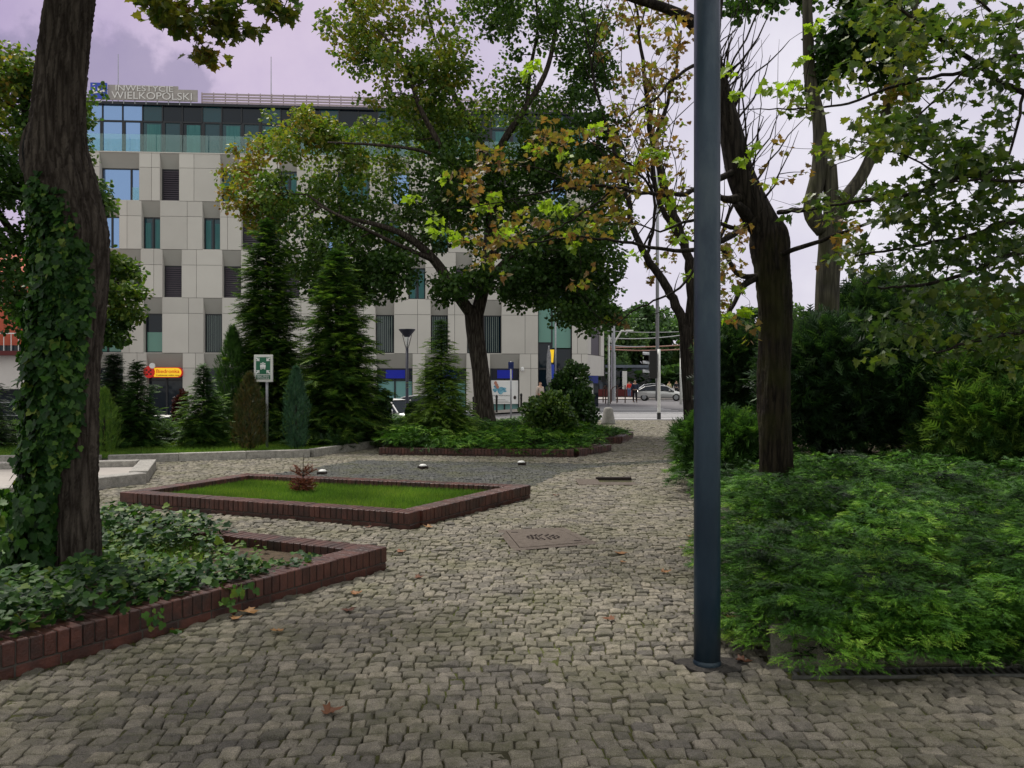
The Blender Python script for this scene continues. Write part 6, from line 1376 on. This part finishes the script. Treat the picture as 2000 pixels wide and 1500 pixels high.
# ------------------------------------------------------------------ cars
def car(label, loc, rz_, paint, name='parked_car', group=None, L_=4.5, W_=1.8, H_=1.38):
    root = empty(name, loc, rz_, label, 'car', group)
    st = [(-.5, .80, .46, .52), (-.485, .92, .30, .74), (-.44, .96, .22, .86), (-.36, 1., .20, .92), (-.2, 1., .20, .90), (0, 1., .20, .88), (.15, 1., .20, .86), (.25, .99, .20, .82), (.36, .96, .21, .76), (.44, .90, .24, .68), (.485, .78, .32, .60), (.5, .66, .40, .52)]
    q = MB(); prev = None; ns = 10
    for (x, w, z0, z1) in st:
        hw = w*W_/2; ring = []
        for t in np.linspace(0, 1, 6): ring.append((x*L_, hw*(.86+.14*math.sin(t*PI*.9)), z0+(z1-z0)*t))
        ring += [(x*L_, hw*.55, z1+.03), (x*L_, -hw*.55, z1+.03)]
        for t in np.linspace(1, 0, 6): ring.append((x*L_, -hw*(.86+.14*math.sin(t*PI*.9)), z0+(z1-z0)*t))
        q.V += ring; q.T += [.5]*len(ring)
    n = 14
    q.F = [(i*n+k, i*n+(k+1) % n, (i+1)*n+(k+1) % n, (i+1)*n+k) for i in range(len(st)-1) for k in range(n)]+[tuple(range(n))[::-1], tuple((len(st)-1)*n+k for k in range(n))]
    q.build('body', paint, root, True)
    cab = [(-.42, .9, .60), (-.28, H_-.10, .58), (-.12, H_, .56), (.06, H_-.02, .56), (.12, H_-.06, .565), (.27, .86, .62)]
    q = MB(); 
    for (x, z, hwf) in cab: q.V += [(x*L_, hwf*W_*.84, min(.92, z)), (x*L_, hwf*W_*.66 if z > 1 else hwf*W_*.8, z-.03), (x*L_, -(hwf*W_*.66 if z > 1 else hwf*W_*.8), z-.03), (x*L_, -hwf*W_*.84, min(.92, z))]; q.T += [.5]*4
    q.F = [(i*4+k, i*4+k+1, i*4+5+k, i*4+4+k) for i in range(5) for k in range(3)]; q.build('window', M_['gdark'], root, False)
    q = MB()
    for (x, z, hwf) in cab[1:5]: q.V += [(x*L_, hwf*W_*.64, z-.03), (x*L_, hwf*W_*.4, z+.01), (x*L_, -hwf*W_*.4, z+.01), (x*L_, -hwf*W_*.64, z-.03)]; q.T += [.5]*4
    q.F = [(i*4+k, i*4+k+1, i*4+5+k, i*4+4+k) for i in range(3) for k in range(3)]; q.build('roof', paint, root, True)
    q = MB()
    for sy in (-1, 1):
        for pa, pb in ((cab[0], cab[1]), (cab[4], cab[5])):
            q.tube([(pa[0]*L_, sy*pa[2]*W_*(.66 if pa[1] > 1 else .8), pa[1]-.01), (pb[0]*L_, sy*pb[2]*W_*(.66 if pb[1] > 1 else .8), pb[1]-.01)], .035, 6)
        q.box(-.02*L_, -.02*L_+.06, sy*.5*W_*.82-.03, sy*.5*W_*.82+.03, .86, 1.18)
    q.build('pillars', paint, root)
    for sx in (-.30, .31):
        for sy in (-1, 1):
            w = empty('wheel', (sx*L_, sy*(W_/2-.12), .32)); w.parent = root; w.rotation_euler = (PI/2, 0, 0)
            q = MB(); q.lathe([(.2, -.11), (.31, -.1), (.325, 0), (.31, .1), (.2, .11)], 20); q.build('tyre', M_['black'], w, True)
            q = MB(); q.lathe([(.05, -.125), (.19, -.12), (.2, .12), (.05, .125)], 10); q.build('rim', M_['galv'], w)
    for sy in (-1, 1):
        q = MB(); q.box(.455*L_, .49*L_, sy*.62-.2, sy*.62+.16, .52, .64); q.build('headlight', M_['white'], root, bevel=.03)
        q = MB(); q.box(-.496*L_, -.475*L_, sy*.6-.18, sy*.6+.16, .62, .76); q.build('tail_light', M_['redp'], root)
        q = MB(); q.box(.17*L_, .2*L_, sy*.93-.08, sy*.93+.08, .86, .98); q.build('wing_mirror', paint, root, bevel=.02)
    q = MB(); q.box(.48*L_, .506*L_, -.38, .38, .26, .5); q.build('grille', M_['black'], root); q = MB(); q.box(.506*L_, .512*L_, -.24, .24, .34, .44); q.build('number_plate', M_['white'], root)
    return root
def carpaint(name, c, m=.5):
    p_ = pmat(name, c, None, rough=.28, metal=m, spec=.6); return p_
silver = carpaint('silver paint', (.62, .62, .61)); whitep = carpaint('white paint', (.8, .8, .79), 0.); greyp = carpaint('light grey paint', (.5, .52, .54)); beige = carpaint('beige paint', (.66, .55, .38), .1)
car('silver coupe turning at the junction behind the pedestrian in dark blue', at(1290, 72, -.05), R(-14), silver, 'car', H_=1.36)
car('light grey car half hidden behind the silver coupe', at(1283, 82, -.05), R(-8), greyp, 'car', H_=1.5)
def sc_(px, Y): return at(px, Y, gz(px, Y)-.05)
car('white car under the yellow shop sign behind the small spruces', sc_(322, 40), R(-30), whitep, 'car', H_=1.46)
car('white car parked left of the street lamp half hidden by shrubs', sc_(765, 38.5), R(-35), whitep, 'car', H_=1.46)
car('pale car further right behind the spruce', sc_(835, 43.5), R(4), greyp, 'car', H_=1.46)
car('beige car in front of the white one, mostly behind the conifers', sc_(318, 34.5), R(4), beige, 'car', H_=1.3)
# ------------------------------------------------------------------ people
skin = pmat('skin', (.45, .27, .19), None, rough=.6)
def skinned(name, joints, edges, mat, parent, sub=2, root_i=0):
    me = bpy.data.meshes.new(name); me.from_pydata([j[:3] for j in joints], edges, []); me.update()
    o = link('tmp_skin', me); m = o.modifiers.new('s', 'SKIN'); 
    if not me.skin_vertices: 
        pass
    for i, j in enumerate(joints):
        sv = me.skin_vertices[0].data[i]; r = j[3]; sv.radius = (r, r*(j[4] if len(j) > 4 else 1)); sv.use_root = (i == root_i)
    o.modifiers.new('d', 'SUBSURF').levels = sub; bpy.context.view_layer.update()
    dg = bpy.context.evaluated_depsgraph_get(); m2 = bpy.data.meshes.new_from_object(o.evaluated_get(dg)); bpy.data.objects.remove(o)
    m2.materials.clear(); m2.polygons.foreach_set('use_smooth', [True]*len(m2.polygons)); return link(name, m2, mat, parent)
def person(label, loc, rz_, top_m, leg_m, hair_m, h=1.75, stride=.18):
    root = empty('person', loc, rz_, label, 'person'); s = h/1.75
    J = [(0, 0, .95, .12), (0, 0, 1.2, .13), (0, 0, 1.42, .11), (0, 0, 1.5, .055), (0, -.01, 1.6, .09), (0, -.01, 1.68, .085),
         (.17, 0, 1.40, .055), (.24, .02, 1.15, .042), (.26, -.06, .92, .033), (.26, -.1, .84, .035), (-.17, 0, 1.40, .055), (-.24, .02, 1.15, .042), (-.25, .04, .92, .033), (-.25, .04, .84, .035),
         (.09, 0, .88, .09), (.10, -stride*.6, .48, .06), (.10, -stride*.5, .09, .042), (.10, -stride*.5-.12, .04, .04), (-.09, 0, .88, .09), (-.10, stride*.3, .48, .06), (-.10, stride, .1, .042), (-.10, stride-.12, .04, .04)]
    E = [(0, 1), (1, 2), (2, 3), (3, 4), (4, 5), (2, 6), (6, 7), (7, 8), (8, 9), (2, 10), (10, 11), (11, 12), (12, 13), (0, 14), (14, 15), (15, 16), (16, 17), (0, 18), (18, 19), (19, 20), (20, 21)]
    J = [(x*s, y*s, z*s, r*s) for x, y, z, r in J]; skinned('body', J, E, skin, root)
    JT = [(x, y, z, r*1.25+.012) for x, y, z, r in [J[i] for i in (0, 1, 2, 6, 7, 8, 10, 11, 12)]]; skinned('jacket', JT, [(0, 1), (1, 2), (2, 3), (3, 4), (4, 5), (2, 6), (6, 7), (7, 8)], top_m, root)
    JL = [(x, y, z, r*1.2+.01) for x, y, z, r in [J[i] for i in (0, 14, 15, 16, 18, 19, 20)]]; skinned('trousers', JL, [(0, 1), (1, 2), (2, 3), (0, 4), (4, 5), (5, 6)], leg_m, root)
    JH = [(0, .012*s, 1.66*s, .095*s), (0, .02*s, 1.70*s, .085*s)]; skinned('hair', JH, [(0, 1)], hair_m, root)
    q = MB(); q.obox((.07, -stride*.5*s-.2), (0, 1), .27, .085, 0, .08, back=-.0); q.obox((-.08, stride*s-.2), (0, 1), .27, .085, 0, .08); q.build('shoes', M_['black'], root, bevel=.02); return root
cl = lambda n, c: pmat(n, c, tuple(x*.75 for x in c), 12, .9)
person('man in dark blue jacket and black trousers walking away at the crossing', at(1240, 64, 0), R(180), cl('navy jacket', (.03, .04, .075)), cl('black trousers', (.012, .012, .015)), cl('grey hair', (.25, .23, .22)), 1.78)
person('person in a bright red jacket and blue jeans by the white pillar', at(1229, 84, .02), R(170), cl('red jacket', (.65, .04, .03)), cl('blue jeans', (.10, .16, .30)), cl('dark hair', (.03, .02, .02)), 1.68)
person('person in pale yellow top far behind the silver car', at(1307, 90, .02), R(10), cl('pale top', (.6, .52, .3)), cl('light trousers', (.45, .42, .36)), cl('blond hair', (.45, .32, .15)), 1.66)
person('person in dark clothes far behind next to the white lamp', at(1321, 90, .02), R(10), cl('dark coat', (.03, .03, .035)), cl('dark trousers', (.02, .02, .025)), cl('brown hair', (.06, .04, .03)), 1.75)
person('person in light shirt near the office entrance behind the shrub', at(1055, 44, gz(1055, 44)), R(40), cl('light shirt', (.5, .42, .36)), cl('brown trousers', (.08, .05, .04)), cl('auburn hair', (.14, .06, .03)), 1.7)
# ------------------------------------------------------------------ fallen leaves
LV = [(1213, 1084, .15, 'largest curled ochre leaf on the cobbles left of the lamp post'), (1212, 1099, .08, 'small dark red leaf touching the large ochre one'), (1302, 1117, .12, 'flat brown leaf close to the lamp post'), (786, 1077, .12, 'crumpled leaf beyond the brick corner of the ivy bed'), (822, 1128, .10, 'orange leaf right of the ivy bed corner'),
      (698, 1159, .11, 'tan leaf below the brick corner'), (691, 1194, .12, 'dark brown leaf below the tan one'), (536, 1237, .10, 'flat reddish leaf on the left cobbles'), (655, 1388, .13, 'brown curled leaf in the near foreground'), (1200, 1211, .11, 'yellowish leaf in the middle of the path'), (334, 1234, .08, 'small pale leaf by the brick edging'),
      (478, 1196, .16, 'large red brown leaf leaning against the brick edging'), (463, 1207, .10, 'tan leaf piece at the foot of the brick edging'), (906, 1000, .14, 'rust leaf by the right side of the lawn frame'), (1084, 969, .13, 'orange leaf on the path before the drain cover'), (717, 1030, .10, 'upright leaf at the lawn frame front wall'),
      (352, 992, .13, 'pale leaf in front of the lawn frame left corner'), (1415, 1208, .11, 'orange leaf just right of the lamp post'), (832, 1030, .13, 'leaf pile scrap at the lawn frame corner'), (1337, 1073, .09, 'small pale leaf left of the lamp post'), (1348, 1050, .10, 'orange leaf beside the post further back'), (1440, 1290, .12, 'dry leaf on the asphalt collar of the post'), (625, 1130, .08, 'tiny leaf scrap under the brick edging'), (960, 985, .1, 'brown leaf near the right corner of the lawn frame')]
for px, py, s, lab in LV:
    V0, F0 = MAPLE; V = V0.copy(); V[:, :2] += rng.normal(0, .03, V[:, :2].shape); a = rng.uniform(0, 2*PI); cu_ = rng.uniform(.5, 1.3)
    V[:, 2] = .25*cu_*(V[:, 1]**2)*2+.35*cu_*np.abs(V[:, 0]-.45)**2+rng.normal(0, .03, len(V)); V[:, 2] -= V[:, 2].min()
    V *= s*.72; c_, s_ = math.cos(a), math.sin(a); V = np.stack([V[:, 0]*c_-V[:, 1]*s_, V[:, 0]*s_+V[:, 1]*c_, V[:, 2]], 1)
    o = np_mesh('fallen_leaf', V, F0, np.full(len(V), rng.random()), M_['fallen']); o.location = G(px, py, .005)+Vector((0, 0, .006)); tag(o, lab, 'fallen leaf', 'fallen leaves on the cobbles')
    m_ = o.modifiers.new('t', 'SOLIDIFY'); m_.thickness = .0012
